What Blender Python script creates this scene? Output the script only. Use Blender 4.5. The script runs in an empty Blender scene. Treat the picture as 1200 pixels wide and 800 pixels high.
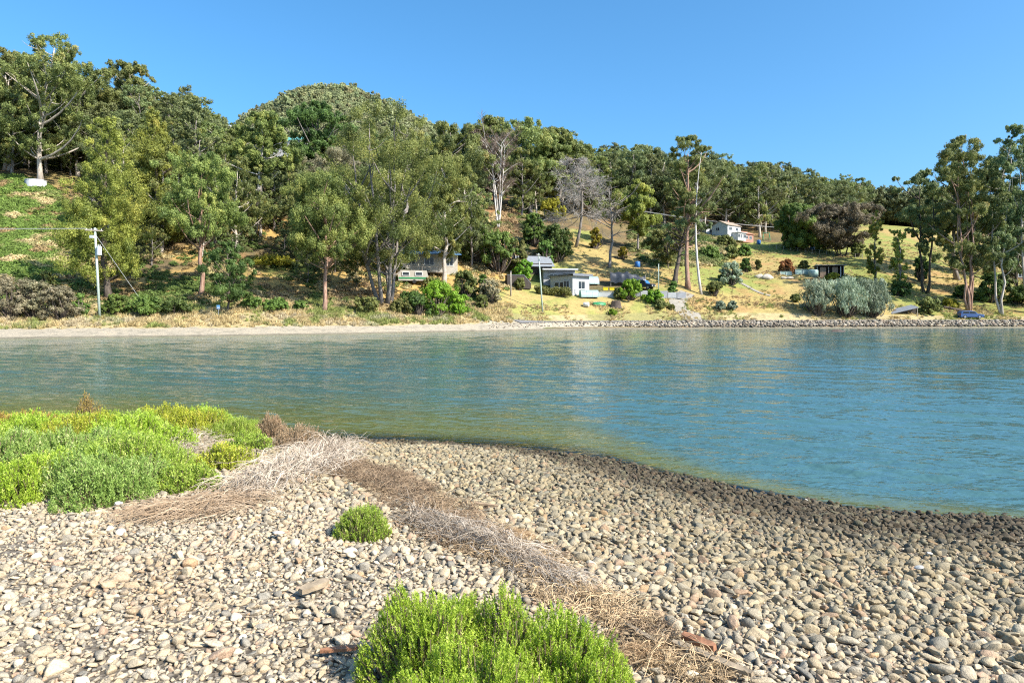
import bpy, math, random
import numpy as np
from mathutils import Vector, Matrix

random.seed(7)
RNG = np.random.default_rng(11)
scene = bpy.context.scene
C = scene.collection
FPX, CX, HY, CAMH = 800.0, 600.0, 365.0, 3.0        # lens of the photograph (24 mm on 36 mm), eye level and height

# ------------------------------------------------------------------ tags
def tag(o, label=None, cat=None, group=None, kind=None):
    if label: o['label'] = label
    if cat: o['category'] = cat
    if group: o['group'] = group
    if kind: o['kind'] = kind
    return o

def thing(name, label, cat, loc=(0, 0, 0), rotz=0.0, group=None):
    o = bpy.data.objects.new(name, None)
    C.objects.link(o)
    o.location = loc
    o.rotation_euler = (0, 0, rotz)
    o.empty_display_size = 0.3
    return tag(o, label, cat, group)

def link(name, me, parent=None):
    o = bpy.data.objects.new(name, me)
    C.objects.link(o)
    if parent: o.parent = parent
    return o

def copy_tree(root, loc, rotz=0.0, scl=1.0, label=None, group=None):
    r = root.copy(); C.objects.link(r)
    r.location = loc; r.rotation_euler = (0, 0, rotz)
    r.scale = (scl, scl, scl) if not isinstance(scl, tuple) else scl
    if label: r['label'] = label
    if group: r['group'] = group
    for ch in root.children:
        c = ch.copy(); C.objects.link(c); c.parent = r
        for g in ch.children:
            d = g.copy(); C.objects.link(d); d.parent = c
    return r

# ------------------------------------------------------------------ noise
def _hash(ix, iy, seed):
    h = (ix.astype(np.int64) * 374761393 + iy.astype(np.int64) * 668265263 + seed * 1442695041) & 0xFFFFFFFF
    h = ((h ^ (h >> 13)) * 1274126177) & 0xFFFFFFFF
    h = h ^ (h >> 16)
    return (h & 0xFFFFFF) / float(0xFFFFFF)

def vnoise(x, y, seed=0):
    x = np.asarray(x, float); y = np.asarray(y, float)
    ix = np.floor(x); iy = np.floor(y)
    fx = x - ix; fy = y - iy
    fx = fx * fx * (3 - 2 * fx); fy = fy * fy * (3 - 2 * fy)
    a = _hash(ix, iy, seed); b = _hash(ix + 1, iy, seed)
    c = _hash(ix, iy + 1, seed); d = _hash(ix + 1, iy + 1, seed)
    return (a * (1 - fx) + b * fx) * (1 - fy) + (c * (1 - fx) + d * fx) * fy

def fbm(x, y, seed=0, octaves=4):
    s = 0; a = 0.5; t = 0
    for k in range(octaves):
        s = s + a * vnoise(np.asarray(x) * 2 ** k + 17.3 * k, np.asarray(y) * 2 ** k - 9.1 * k, seed + k)
        t += a; a *= 0.5
    return s / t

def sstep(a, b, x):
    t = np.clip((np.asarray(x, float) - a) / (b - a), 0, 1)
    return t * t * (3 - 2 * t)

# ------------------------------------------------------------------ mesh helpers
def nmesh(name, V, faces, mats=(), smooth=False, attrs=None, fmat=None):
    """V (n,3); faces = list of int arrays (m,k)."""
    me = bpy.data.meshes.new(name)
    V = np.asarray(V, np.float32)
    me.vertices.add(len(V)); me.vertices.foreach_set('co', V.ravel())
    faces = [np.asarray(f, np.int32) for f in faces if len(f)]
    nl = sum(f.size for f in faces); nf = sum(len(f) for f in faces)
    me.loops.add(nl); me.polygons.add(nf)
    me.loops.foreach_set('vertex_index', np.concatenate([f.ravel() for f in faces]))
    tot = np.concatenate([np.full(len(f), f.shape[1], np.int32) for f in faces])
    st = np.concatenate([[0], np.cumsum(tot)[:-1]]).astype(np.int32)
    me.polygons.foreach_set('loop_start', st)
    me.polygons.foreach_set('loop_total', tot)
    me.polygons.foreach_set('use_smooth', np.full(nf, smooth, bool))
    if fmat is not None:
        me.polygons.foreach_set('material_index', np.asarray(fmat, np.int32))
    for m in mats: me.materials.append(m)
    for k, a in (attrs or {}).items():
        a = np.asarray(a, np.float32)
        if a.ndim == 1:
            at = me.attributes.new(k, 'FLOAT', 'POINT'); at.data.foreach_set('value', a)
        elif a.shape[1] == 4:
            at = me.attributes.new(k, 'FLOAT_COLOR', 'POINT'); at.data.foreach_set('color', a.ravel())
        else:
            at = me.attributes.new(k, 'FLOAT_VECTOR', 'POINT'); at.data.foreach_set('vector', a.ravel())
    me.update(calc_edges=True)
    return me

class MB:
    """collects boxes, tubes, prisms and leaf quads into ONE mesh"""
    def __init__(s): s.V = []; s.F = []; s.n = 0; s.A = []
    def add(s, V, faces, a=0.5):
        V = np.asarray(V, float)
        for f in faces: s.F.append(np.asarray(f, np.int64) + s.n)
        s.V.append(V); s.n += len(V)
        s.A.append(np.full(len(V), a) if np.isscalar(a) else np.asarray(a, float))
        return s
    def box(s, c, d, rz=0.0, rx=0.0, ry=0.0, a=0.5):
        x, y, z = [q / 2 for q in d]
        V = np.array([[i, j, k] for k in (-z, z) for (i, j) in ((-x, -y), (x, -y), (x, y), (-x, y))])
        M = np.array((Matrix.Rotation(rz, 3, 'Z') @ Matrix.Rotation(ry, 3, 'Y') @ Matrix.Rotation(rx, 3, 'X')))
        V = V @ M.T + np.asarray(c, float)
        return s.add(V, [np.array([[3, 2, 1, 0], [4, 5, 6, 7], [0, 1, 5, 4], [1, 2, 6, 5], [2, 3, 7, 6], [3, 0, 4, 7]])], a)
    def prism(s, poly, h0, h1, axis='y', a=0.5):
        """extrude polygon (u,v) between h0 and h1 along axis (y: u=x v=z; x: u=y v=z; z: u=x v=y)"""
        n = len(poly); V = []
        for h in (h0, h1):
            for (u, v) in poly:
                V.append({'y': (u, h, v), 'x': (h, u, v), 'z': (u, v, h)}[axis])
        i = np.arange(n); j = (i + 1) % n
        return s.add(V, [np.stack([i, j, j + n, i + n], 1), np.array([list(range(n))[::-1]]), np.array([list(range(n, 2 * n))])], a)
    def tube(s, P, R, sides=6, a=0.5, cap=True):
        P = np.asarray(P, float); n = len(P)
        R = np.full(n, R) if np.isscalar(R) else np.asarray(R, float)
        T = np.gradient(P, axis=0); T /= np.linalg.norm(T, axis=1)[:, None] + 1e-9
        up = np.array([0.0, 0, 1]) if abs(T[0][2]) < 0.9 else np.array([1.0, 0, 0])
        N = np.cross(T, up); N /= np.linalg.norm(N, axis=1)[:, None] + 1e-9
        B = np.cross(T, N)
        ang = np.arange(sides) / sides * 2 * math.pi
        V = P[:, None, :] + R[:, None, None] * (np.cos(ang)[None, :, None] * N[:, None, :] + np.sin(ang)[None, :, None] * B[:, None, :])
        V = V.reshape(-1, 3)
        i, k = np.meshgrid(np.arange(n - 1), np.arange(sides), indexing='ij')
        k2 = (k + 1) % sides
        Q = np.stack([i * sides + k, i * sides + k2, (i + 1) * sides + k2, (i + 1) * sides + k], -1).reshape(-1, 4)
        F = [Q]
        if cap and sides > 2:
            F += [np.array([list(range(sides))[::-1]]), np.array([[(n - 1) * sides + q for q in range(sides)]])]
        return s.add(V, F, a)
    def disc_lathe(s, prof, sides=16, c=(0, 0, 0), a=0.5):
        P = np.asarray(prof, float); n = len(P)
        ang = np.arange(sides) / sides * 2 * math.pi
        V = np.stack([P[:, 0][:, None] * np.cos(ang), P[:, 0][:, None] * np.sin(ang), np.repeat(P[:, 1][:, None], sides, 1)], -1).reshape(-1, 3) + np.asarray(c, float)
        i, k = np.meshgrid(np.arange(n - 1), np.arange(sides), indexing='ij'); k2 = (k + 1) % sides
        Q = np.stack([i * sides + k, i * sides + k2, (i + 1) * sides + k2, (i + 1) * sides + k], -1).reshape(-1, 4)
        return s.add(V, [Q], a)
    def leaves(s, c, d, nrm, L, Wd, a):
        """rhombus leaves: centres, long axes, normals, lengths, widths"""
        side = np.cross(d, nrm); side /= np.linalg.norm(side, axis=1)[:, None] + 1e-9
        L = np.broadcast_to(np.asarray(L, float), (len(c),))[:, None]; Wd = np.broadcast_to(np.asarray(Wd, float), (len(c),))[:, None]
        V = np.stack([c - d * L / 2, c + side * Wd / 2, c + d * L / 2, c - side * Wd / 2], 1).reshape(-1, 3)
        Q = np.arange(len(c) * 4).reshape(-1, 4)
        return s.add(V, [Q], np.repeat(np.broadcast_to(a, (len(c),)), 4))
    def mesh(s, name, mats, smooth=False, attr='v'):
        byk = {}
        for f in s.F: byk.setdefault(f.shape[1], []).append(f)
        return nmesh(name, np.concatenate(s.V), [np.concatenate(v) for v in byk.values()],
                     mats if isinstance(mats, (list, tuple)) else [mats], smooth, {attr: np.concatenate(s.A)} if attr else None)
    def build(s, name, mat, parent=None, smooth=False):
        return link(name, s.mesh(name, mat, smooth), parent)

def unit(v): return v / (np.linalg.norm(v, axis=-1, keepdims=True) + 1e-9)
def rvec(n, rng=RNG): return unit(rng.normal(size=(n, 3)))

# ------------------------------------------------------------------ materials
def new_mat(name):
    m = bpy.data.materials.new(name); m.use_nodes = True
    nt = m.node_tree
    for n in list(nt.nodes): nt.nodes.remove(n)
    return m, nt

def N(nt, t, **kw):
    n = nt.nodes.new(t)
    for k, v in kw.items():
        if k in n.inputs: n.inputs[k].default_value = v
        else: setattr(n, k, v)
    return n

def ramp(nt, stops, interp='LINEAR'):
    r = nt.nodes.new('ShaderNodeValToRGB'); e = r.color_ramp.elements
    r.color_ramp.interpolation = interp
    while len(e) < len(stops): e.new(0.5)
    for q, (p, c) in zip(e, stops):
        q.position = p; q.color = (*c, 1) if len(c) == 3 else c
    return r

def mix(nt, fac, a, b, mode='MIX'):
    n = nt.nodes.new('ShaderNodeMix'); n.data_type = 'RGBA'; n.blend_type = mode
    for s, v in ((n.inputs[0], fac), (n.inputs[6], a), (n.inputs[7], b)):
        if isinstance(v, (int, float)): s.default_value = v
        elif isinstance(v, tuple): s.default_value = (*v, 1) if len(v) == 3 else v
        else: nt.links.new(v, s)
    return n.outputs[2]

def out(nt, sh):
    o = nt.nodes.new('ShaderNodeOutputMaterial'); nt.links.new(sh, o.inputs['Surface']); return o

def mat_paint(name, col, rough=0.6, var=0.12, scale=3.0, metal=0.0, bump=0.0, spec=0.3, dirt=None):
    """painted, wooden, metal or plastic surface with mottling and grime"""
    m, nt = new_mat(name)
    tc = N(nt, 'ShaderNodeTexCoord')
    n1 = N(nt, 'ShaderNodeTexNoise', Scale=scale, Detail=6.0, Roughness=0.65); nt.links.new(tc.outputs['Object'], n1.inputs['Vector'])
    dark = tuple(c * (1 - 2 * var) for c in col); lite = tuple(min(1, c * (1 + var)) for c in col)
    r = ramp(nt, [(0.3, dark), (0.7, lite)]); nt.links.new(n1.outputs['Fac'], r.inputs[0])
    colout = r.outputs[0]
    if dirt:
        n2 = N(nt, 'ShaderNodeTexNoise', Scale=scale * 0.37, Detail=8.0, Roughness=0.7); nt.links.new(tc.outputs['Object'], n2.inputs['Vector'])
        r2 = ramp(nt, [(0.5, (0, 0, 0)), (0.72, (1, 1, 1))]); nt.links.new(n2.outputs['Fac'], r2.inputs[0])
        colout = mix(nt, r2.outputs[0], colout, dirt)
    p = N(nt, 'ShaderNodeBsdfPrincipled', Roughness=rough, Metallic=metal)
    p.inputs['Specular IOR Level'].default_value = spec
    nt.links.new(colout, p.inputs['Base Color'])
    if bump:
        b = N(nt, 'ShaderNodeBump', Strength=bump, Distance=0.02); nt.links.new(n1.outputs['Fac'], b.inputs['Height']); nt.links.new(b.outputs[0], p.inputs['Normal'])
    out(nt, p.outputs[0]); return m

def mat_leaf(name, dark, lite, trans=0.25, rough=0.5, objvar=0.25, tip=None, inst=False):
    """leaf colour runs dark..lite by the leaf's own random value, shifted a little per plant"""
    m, nt = new_mat(name)
    at = N(nt, 'ShaderNodeAttribute', attribute_name='v')
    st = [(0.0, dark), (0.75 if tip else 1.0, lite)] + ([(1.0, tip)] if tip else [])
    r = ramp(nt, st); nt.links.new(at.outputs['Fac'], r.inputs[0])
    oi = N(nt, 'ShaderNodeObjectInfo')
    hs = N(nt, 'ShaderNodeHueSaturation')
    mr = N(nt, 'ShaderNodeMapRange'); mr.inputs['To Min'].default_value = 1 - objvar; mr.inputs['To Max'].default_value = 1 + objvar
    nt.links.new(oi.outputs['Random'], mr.inputs[0]); nt.links.new(mr.outputs[0], hs.inputs['Value'])
    m2 = N(nt, 'ShaderNodeMath', operation='MULTIPLY_ADD'); m2.inputs[1].default_value = 0.05 * objvar / 0.25; m2.inputs[2].default_value = 0.5 - 0.025 * objvar / 0.25
    nt.links.new(oi.outputs['Random'], m2.inputs[0]); nt.links.new(m2.outputs[0], hs.inputs['Hue'])
    nt.links.new(r.outputs[0], hs.inputs['Color'])
    p = N(nt, 'ShaderNodeBsdfPrincipled', Roughness=rough); p.inputs['Specular IOR Level'].default_value = 0.25
    t = N(nt, 'ShaderNodeBsdfTranslucent')
    ms = N(nt, 'ShaderNodeMixShader'); ms.inputs[0].default_value = trans
    nt.links.new(hs.outputs[0], p.inputs['Base Color']); nt.links.new(hs.outputs[0], t.inputs['Color'])
    nt.links.new(p.outputs[0], ms.inputs[1]); nt.links.new(t.outputs[0], ms.inputs[2])
    out(nt, ms.outputs[0]); return m

def mat_bark(name, a, b, c):
    m, nt = new_mat(name)
    tc = N(nt, 'ShaderNodeTexCoord'); mp = N(nt, 'ShaderNodeMapping'); mp.inputs['Scale'].default_value = (3.0, 3.0, 0.5)
    nt.links.new(tc.outputs['Object'], mp.inputs[0])
    n = N(nt, 'ShaderNodeTexNoise', Scale=1.6, Detail=6.0, Roughness=0.7); nt.links.new(mp.outputs[0], n.inputs['Vector'])
    r = ramp(nt, [(0.3, a), (0.52, b), (0.7, c)]); nt.links.new(n.outputs['Fac'], r.inputs[0])
    p = N(nt, 'ShaderNodeBsdfPrincipled', Roughness=0.85); p.inputs['Specular IOR Level'].default_value = 0.15
    nt.links.new(r.outputs[0], p.inputs['Base Color'])
    bp = N(nt, 'ShaderNodeBump', Strength=0.6, Distance=0.05); nt.links.new(n.outputs['Fac'], bp.inputs['Height']); nt.links.new(bp.outputs[0], p.inputs['Normal'])
    out(nt, p.outputs[0]); return m

def mat_inst(name, rough=0.8, speckle=0.25, scale=30.0, bump=0.3, trans=0.0, spec=0.25, dist=0.01):
    """stones and tufts: colour from the 'scol' of the instance or object, speckled"""
    m, nt = new_mat(name)
    at = N(nt, 'ShaderNodeAttribute', attribute_name='scol'); at.attribute_type = 'INSTANCER'
    tc = N(nt, 'ShaderNodeTexCoord')
    n = N(nt, 'ShaderNodeTexNoise', Scale=scale, Detail=5.0, Roughness=0.7); nt.links.new(tc.outputs['Object'], n.inputs['Vector'])
    r = ramp(nt, [(0.3, (1 - speckle * 1.6,) * 3), (0.65, (1 + speckle * 0.6,) * 3)]); nt.links.new(n.outputs['Fac'], r.inputs[0])
    col = mix(nt, 1.0, at.outputs['Color'], r.outputs[0], 'MULTIPLY')
    p = N(nt, 'ShaderNodeBsdfPrincipled', Roughness=rough); p.inputs['Specular IOR Level'].default_value = spec
    nt.links.new(col, p.inputs['Base Color'])
    if bump:
        b = N(nt, 'ShaderNodeBump', Strength=bump, Distance=dist); nt.links.new(n.outputs['Fac'], b.inputs['Height']); nt.links.new(b.outputs[0], p.inputs['Normal'])
    sh = p.outputs[0]
    if trans:
        va = N(nt, 'ShaderNodeAttribute', attribute_name='v')
        rv = ramp(nt, [(0, (0.65,) * 3), (1, (1.3,) * 3)]); nt.links.new(va.outputs['Fac'], rv.inputs[0])
        col2 = mix(nt, 1.0, col, rv.outputs[0], 'MULTIPLY'); nt.links.new(col2, p.inputs['Base Color'])
        t = N(nt, 'ShaderNodeBsdfTranslucent'); nt.links.new(col2, t.inputs['Color'])
        ms = N(nt, 'ShaderNodeMixShader'); ms.inputs[0].default_value = trans
        nt.links.new(sh, ms.inputs[1]); nt.links.new(t.outputs[0], ms.inputs[2]); sh = ms.outputs[0]
    out(nt, sh); return m

# ------------------------------------------------------------------ scatter (only for kind = stuff)
def scatter(name, pts, rot, scl, col, idx, meshes):
    n = len(pts)
    me = bpy.data.meshes.new(name)
    me.vertices.add(n); me.vertices.foreach_set('co', np.asarray(pts, np.float32).ravel())
    def put(k, t, f, a): me.attributes.new(k, t, 'POINT').data.foreach_set(f, a)
    put('rot', 'FLOAT_VECTOR', 'vector', np.asarray(rot, np.float32).ravel())
    put('scl', 'FLOAT_VECTOR', 'vector', np.asarray(scl, np.float32).ravel())
    put('scol', 'FLOAT_COLOR', 'color', np.concatenate([np.asarray(col, np.float32), np.ones((n, 1), np.float32)], 1).ravel())
    put('idx', 'INT', 'value', np.asarray(idx, np.int32))
    o = link(name, me); o['kind'] = 'stuff'
    ng = bpy.data.node_groups.new(name, 'GeometryNodeTree')
    ng.interface.new_socket('Geometry', in_out='INPUT', socket_type='NodeSocketGeometry')
    ng.interface.new_socket('Geometry', in_out='OUTPUT', socket_type='NodeSocketGeometry')
    gi = ng.nodes.new('NodeGroupInput'); go = ng.nodes.new('NodeGroupOutput')
    iop = ng.nodes.new('GeometryNodeInstanceOnPoints'); iop.inputs['Pick Instance'].default_value = True
    jn = ng.nodes.new('GeometryNodeJoinGeometry')
    for q, bm in reversed(list(enumerate(meshes))):
        src = bpy.data.objects.new(name + '_source', bm)           # never linked to the scene
        oi = ng.nodes.new('GeometryNodeObjectInfo'); oi.inputs['Object'].default_value = src; oi.inputs['As Instance'].default_value = False
        gt = ng.nodes.new('GeometryNodeGeometryToInstance')
        ng.links.new(oi.outputs['Geometry'], gt.inputs[0]); ng.links.new(gt.outputs[0], jn.inputs[0])
    def na(k, t):
        a = ng.nodes.new('GeometryNodeInputNamedAttribute'); a.data_type = t; a.inputs['Name'].default_value = k
        return a.outputs['Attribute']
    er = ng.nodes.new('FunctionNodeEulerToRotation')
    ng.links.new(na('rot', 'FLOAT_VECTOR'), er.inputs[0])
    ng.links.new(gi.outputs[0], iop.inputs['Points']); ng.links.new(jn.outputs[0], iop.inputs['Instance'])
    ng.links.new(na('idx', 'INT'), iop.inputs['Instance Index'])
    ng.links.new(er.outputs[0], iop.inputs['Rotation']); ng.links.new(na('scl', 'FLOAT_VECTOR'), iop.inputs['Scale'])
    ng.links.new(iop.outputs[0], go.inputs[0])
    md = o.modifiers.new('scatter', 'NODES'); md.node_group = ng
    return o
# ------------------------------------------------------------------ far shore terrain
SH_PX = np.array([-900, -300, 0, 250, 400, 550, 700, 840, 1200, 1500, 2100.])
SH_D = np.array([52, 66, 75, 83, 90.6, 102, 113, 120, 126, 129, 132.])
def shoreD(px): return np.interp(px, SH_PX, SH_D)
# profile: metres behind the waterline -> height
PROF = {
    -300: [(0, 0), (4, .9), (8, 2.0), (28, 9), (50, 20), (75, 34), (115, 50), (200, 60), (700, 60)],
    0:   [(0, 0), (4, .9), (9, 2.2), (28, 8.8), (50, 17.8), (75, 31.7), (115, 49), (190, 55), (700, 55)],
    120: [(0, 0), (4, .9), (9, 2.3), (28, 8.6), (50, 17.5), (78, 31), (118, 49), (190, 52), (700, 50)],
    250: [(0, 0), (4, .9), (9, 3.0), (29, 10.5), (52, 21), (82, 36), (120, 50), (180, 50), (700, 45)],
    400: [(0, 0), (4, .9), (10, 3.0), (22, 6.5), (40, 13.6), (65, 25.3), (100, 39.5), (130, 47), (200, 45), (700, 40)],
    550: [(0, 0), (4, 1.0), (8, 2.2), (20, 6), (43, 14.8), (68, 25.3), (93, 34), (140, 45), (230, 56), (700, 50)],
    650: [(0, 0), (3, 1.2), (8, 1.35), (18, 5.3), (30, 9.0), (36, 12), (50, 18), (76, 27), (130, 42), (220, 58), (700, 52)],
    800: [(0, 0), (3, 1.25), (8, 1.35), (14, 5.0), (28, 10.5), (62, 20), (97, 28.5), (140, 40), (215, 56), (700, 50)],
    900: [(0, 0), (3, 1.25), (8, 1.35), (12, 3.5), (27, 8.5), (45, 13.5), (80, 22), (110, 29), (140, 36), (210, 52), (700, 46)],
    1000: [(0, 0), (3, 1.25), (8, 1.35), (20, 6.2), (35, 10.4), (62, 17.5), (92, 24.5), (122, 31), (175, 40), (225, 48), (700, 42)],
    1200: [(0, 0), (3, 1.25), (8, 1.35), (24, 5.2), (64, 13.7), (114, 24), (204, 40), (700, 36)],
    1600: [(0, 0), (3, 1.25), (8, 1.35), (24, 5), (64, 12.7), (114, 22), (204, 34), (700, 30)],
}
PK = np.array(sorted(PROF), float)
TG = np.concatenate([np.linspace(-3, 60, 190), np.linspace(61, 700, 220)])
def _smooth_prof(p):
    p = np.array(p); z = np.interp(TG, p[:, 0], p[:, 1]); z = np.where(TG < 0, 0.35 * TG, z)
    return z
PT = np.stack([_smooth_prof(PROF[int(k)]) for k in PK])
def hz_raw(px, t):
    px = np.clip(np.asarray(px, float), PK[0], PK[-1]); t = np.asarray(t, float)
    k = np.clip(np.searchsorted(PK, px, 'right') - 1, 0, len(PK) - 2)
    f = (px - PK[k]) / (PK[k + 1] - PK[k]); f = f * f * (3 - 2 * f)
    j = np.clip(np.searchsorted(TG, t, 'right') - 1, 0, len(TG) - 2)
    g = np.clip((t - TG[j]) / (TG[j + 1] - TG[j]), 0, 1)
    a = PT[k, j] * (1 - g) + PT[k, j + 1] * g
    b = PT[k + 1, j] * (1 - g) + PT[k + 1, j + 1] * g
    return a * (1 - f) + b * f
def land_z(X, Y):
    X = np.asarray(X, float); Y = np.asarray(Y, float)
    px = CX + FPX * X / Y; t = Y - shoreD(px)
    z = hz_raw(px, t)
    amp = sstep(9, 30, t) * 1.6
    z = z + amp * (fbm(X / 14, Y / 14, 3, 3) - 0.5) + 0.25 * sstep(8, 14, t) * (fbm(X / 2.5, Y / 2.5, 5, 3) - 0.5)
    return z
def LZ(x, y): return float(land_z(np.array([x]), np.array([y]))[0])
def D_at(px, py):
    """distance of the land seen at this place of the photograph"""
    D = np.arange(shoreD(px), 420, 0.25)
    yy = HY - (land_z((px - CX) / FPX * D, D) - CAMH) * FPX / D
    i = np.argmax(yy <= py)
    return float(D[i]) if yy[i] <= py else 400.0
def at(px, D, dz=0.0):
    x = (px - CX) / FPX * D
    return Vector((x, D, LZ(x, D) + dz))
def Zof(py, D): return CAMH + (HY - py) * D / FPX

def mat_land():
    m, nt = new_mat('hillside_ground')
    ca = N(nt, 'ShaderNodeAttribute', attribute_name='gcol')
    tc = N(nt, 'ShaderNodeTexCoord')
    n1 = N(nt, 'ShaderNodeTexNoise', Scale=0.9, Detail=8.0, Roughness=0.75); nt.links.new(tc.outputs['Object'], n1.inputs['Vector'])
    r1 = ramp(nt, [(0.3, (0.5, 0.52, 0.5)), (0.5, (1, 1, 1)), (0.7, (1.3, 1.22, 1.1))]); nt.links.new(n1.outputs['Fac'], r1.inputs[0])
    c = mix(nt, 0.8, ca.outputs['Color'], r1.outputs[0], 'MULTIPLY')
    n2 = N(nt, 'ShaderNodeTexNoise', Scale=4.0, Detail=4.0, Roughness=0.8); nt.links.new(tc.outputs['Object'], n2.inputs['Vector'])
    r2 = ramp(nt, [(0.35, (0.75, 0.77, 0.75)), (0.62, (1.1, 1.09, 1.05))]); nt.links.new(n2.outputs['Fac'], r2.inputs[0])
    c = mix(nt, 0.8, c, r2.outputs[0], 'MULTIPLY')
    p = N(nt, 'ShaderNodeBsdfPrincipled', Roughness=0.95); p.inputs['Specular IOR Level'].default_value = 0.05
    nt.links.new(c, p.inputs['Base Color'])
    b = N(nt, 'ShaderNodeBump', Strength=0.6, Distance=0.2); nt.links.new(n2.outputs['Fac'], b.inputs['Height']); nt.links.new(b.outputs[0], p.inputs['Normal'])
    out(nt, p.outputs[0]); return m

GOLD = np.array([.375, .285, .115]); STRAW = np.array([.42, .335, .18]); GREENG = np.array([.175, .185, .055]); BRACK = np.array([.11, .16, .035])
FOREST = np.array([.15, .115, .065]); REDB = np.array([.30, .17, .08]); SAND = np.array([.37, .32, .25]); WETS = np.array([.21, .185, .14])
def inpoly(px, py, poly):
    r = np.zeros(np.shape(px), bool); n = len(poly)
    for i in range(n):
        x1, y1 = poly[i]; x2, y2 = poly[(i + 1) % n]
        c = ((y1 > py) != (y2 > py)) & (px < (x2 - x1) * (py - y1) / (y2 - y1 + 1e-9) + x1)
        r ^= c
    return r
CLEAR = [(-360, 190), (20, 206), (60, 218), (105, 250), (118, 300), (95, 322), (-360, 336)]      # bracken clearing on the left slope
LAWN = [(560, 372), (580, 345), (622, 332), (640, 338), (700, 348), (800, 350), (830, 376), (560, 377)]
FIELD = [(640, 268), (690, 270), (720, 300), (760, 292), (830, 285), (1000, 283), (1010, 262), (1110, 262), (1190, 300), (1215, 376), (800, 376), (735, 330), (640, 318)]
def land_color(X, Y, Z):
    px = CX + FPX * X / Y; py = HY - (Z - CAMH) * FPX / Y; t = Y - shoreD(px)
    n = fbm(X / 9, Y / 9, 21, 4); n2 = fbm(X / 3.0, Y / 3.0, 31, 4); n3 = fbm(X / 22, Y / 22, 41, 3)
    jx = px + 26 * (n2 - .5) ; jy = py + 14 * (n - .5)
    col = np.repeat(FOREST[None], len(X), 0)
    def blend(mask, c):
        nonlocal col
        mk = np.asarray(mask, float)[:, None]; col = col * (1 - mk) + np.asarray(c) * mk
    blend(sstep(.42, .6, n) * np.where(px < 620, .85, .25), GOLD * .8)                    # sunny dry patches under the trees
    blend(sstep(.55, .7, n2) * .6, REDB)
    blend(sstep(.52, .66, n3) * .7, BRACK)
    mid = (px < 620) & (py > 250) & (t > 5)
    blend(mid * sstep(.4, .55, n) * .9, np.array([.46, .30, .11]))
    cl = inpoly(jx, jy, CLEAR)
    blend(cl, BRACK); blend(cl * sstep(.56, .70, n2) * .8, REDB); blend(cl * sstep(.62, .74, n) * .8, GOLD)
    blend((t < 17) & (t > 2) & (px < 620), STRAW * (.75 + .5 * n2[:, None]))
    blend((t < 17) & (t > 6) & (px < 620) & (n > .52), GREENG * .7)
    blend((px > 530) & (px < 600) & (py < 262) & (py > 225), REDB)
    f = inpoly(jx, jy, FIELD)
    blend(f, GOLD); blend(f * sstep(.41, .57, n3), GREENG * 1.4); blend(f * sstep(.55, .68, n2) * .6, REDB * 1.2)
    lw = inpoly(px + 8 * (n2 - .5), py + 4 * (n - .5), LAWN)
    blend(lw, GOLD * 1.05); blend(lw * sstep(.42, .6, n2) * .8, GREENG * 1.5)
    blend((px > 560) & (t > 6.5) & (t < 10.5), STRAW * 1.0)
    blend(((px > 560) & (t > 6.5) & (t < 10.5) & (n > .5)) * .6, GREENG)
    blend((px > 560) & (t < 7) & (t > 1), np.array([.40, .35, .27]))
    sandy = (t < 4.3 + 1.2 * (n2 - .5)) & (px < 640)
    blend(sandy, SAND); blend((t < .9), WETS)
    return col

def build_land():
    pxs = np.arange(-900, 2101, 5.0)
    ts = np.concatenate([np.linspace(-4, 12, 40), np.linspace(12.6, 60, 80), np.linspace(61, 240, 120), np.linspace(244, 700, 50)])
    PXg, Tg = np.meshgrid(pxs, ts)
    Y = shoreD(PXg) + Tg; X = (PXg - CX) / FPX * Y
    X = X.ravel(); Y = Y.ravel(); Z = land_z(X, Y)
    nc = len(pxs); nr = len(ts)
    i, j = np.meshgrid(np.arange(nr - 1), np.arange(nc - 1), indexing='ij')
    Q = np.stack([i * nc + j, i * nc + j + 1, (i + 1) * nc + j + 1, (i + 1) * nc + j], -1).reshape(-1, 4)
    col = np.concatenate([land_color(X, Y, Z), np.ones((len(X), 1))], 1)
    me = nmesh('terrain', np.stack([X, Y, Z], 1), [Q], [mat_land()], True, {'gcol': col})
    o = link('terrain', me); o['kind'] = 'structure'

# far wooded hill
HPX = np.array([60, 200, 270, 300, 335, 370, 420, 470, 520, 600, 700, 820.])
HPY = np.array([310, 205, 170, 143, 124, 117, 122, 142, 166, 198, 225, 310.])
def hill_z(X, Y):
    px = CX + FPX * X / Y
    zc = CAMH + (HY - np.interp(px, HPX, HPY)) * 520 / FPX
    s = np.clip(1 - np.abs(Y - 520) / 230, 0, 1)
    z = zc * (s * s * (3 - 2 * s)) ** .8
    return z + 7 * (fbm(X / 30, Y / 30, 77, 3) - .5) * s
def build_hill():
    xs = np.arange(-420, 200, 8.0); ys = np.arange(300, 760, 8.0)
    Xg, Yg = np.meshgrid(xs, ys); X = Xg.ravel(); Y = Yg.ravel(); Z = hill_z(X, Y) - 4
    nc = len(xs); nr = len(ys)
    i, j = np.meshgrid(np.arange(nr - 1), np.arange(nc - 1), indexing='ij')
    Q = np.stack([i * nc + j, i * nc + j + 1, (i + 1) * nc + j + 1, (i + 1) * nc + j], -1).reshape(-1, 4)
    me = nmesh('hill', np.stack([X, Y, Z], 1), [Q], [mat_paint('forest_floor', (.10, .085, .05), .95, .3, .2)], True)
    o = link('hill', me); o['kind'] = 'structure'

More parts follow.
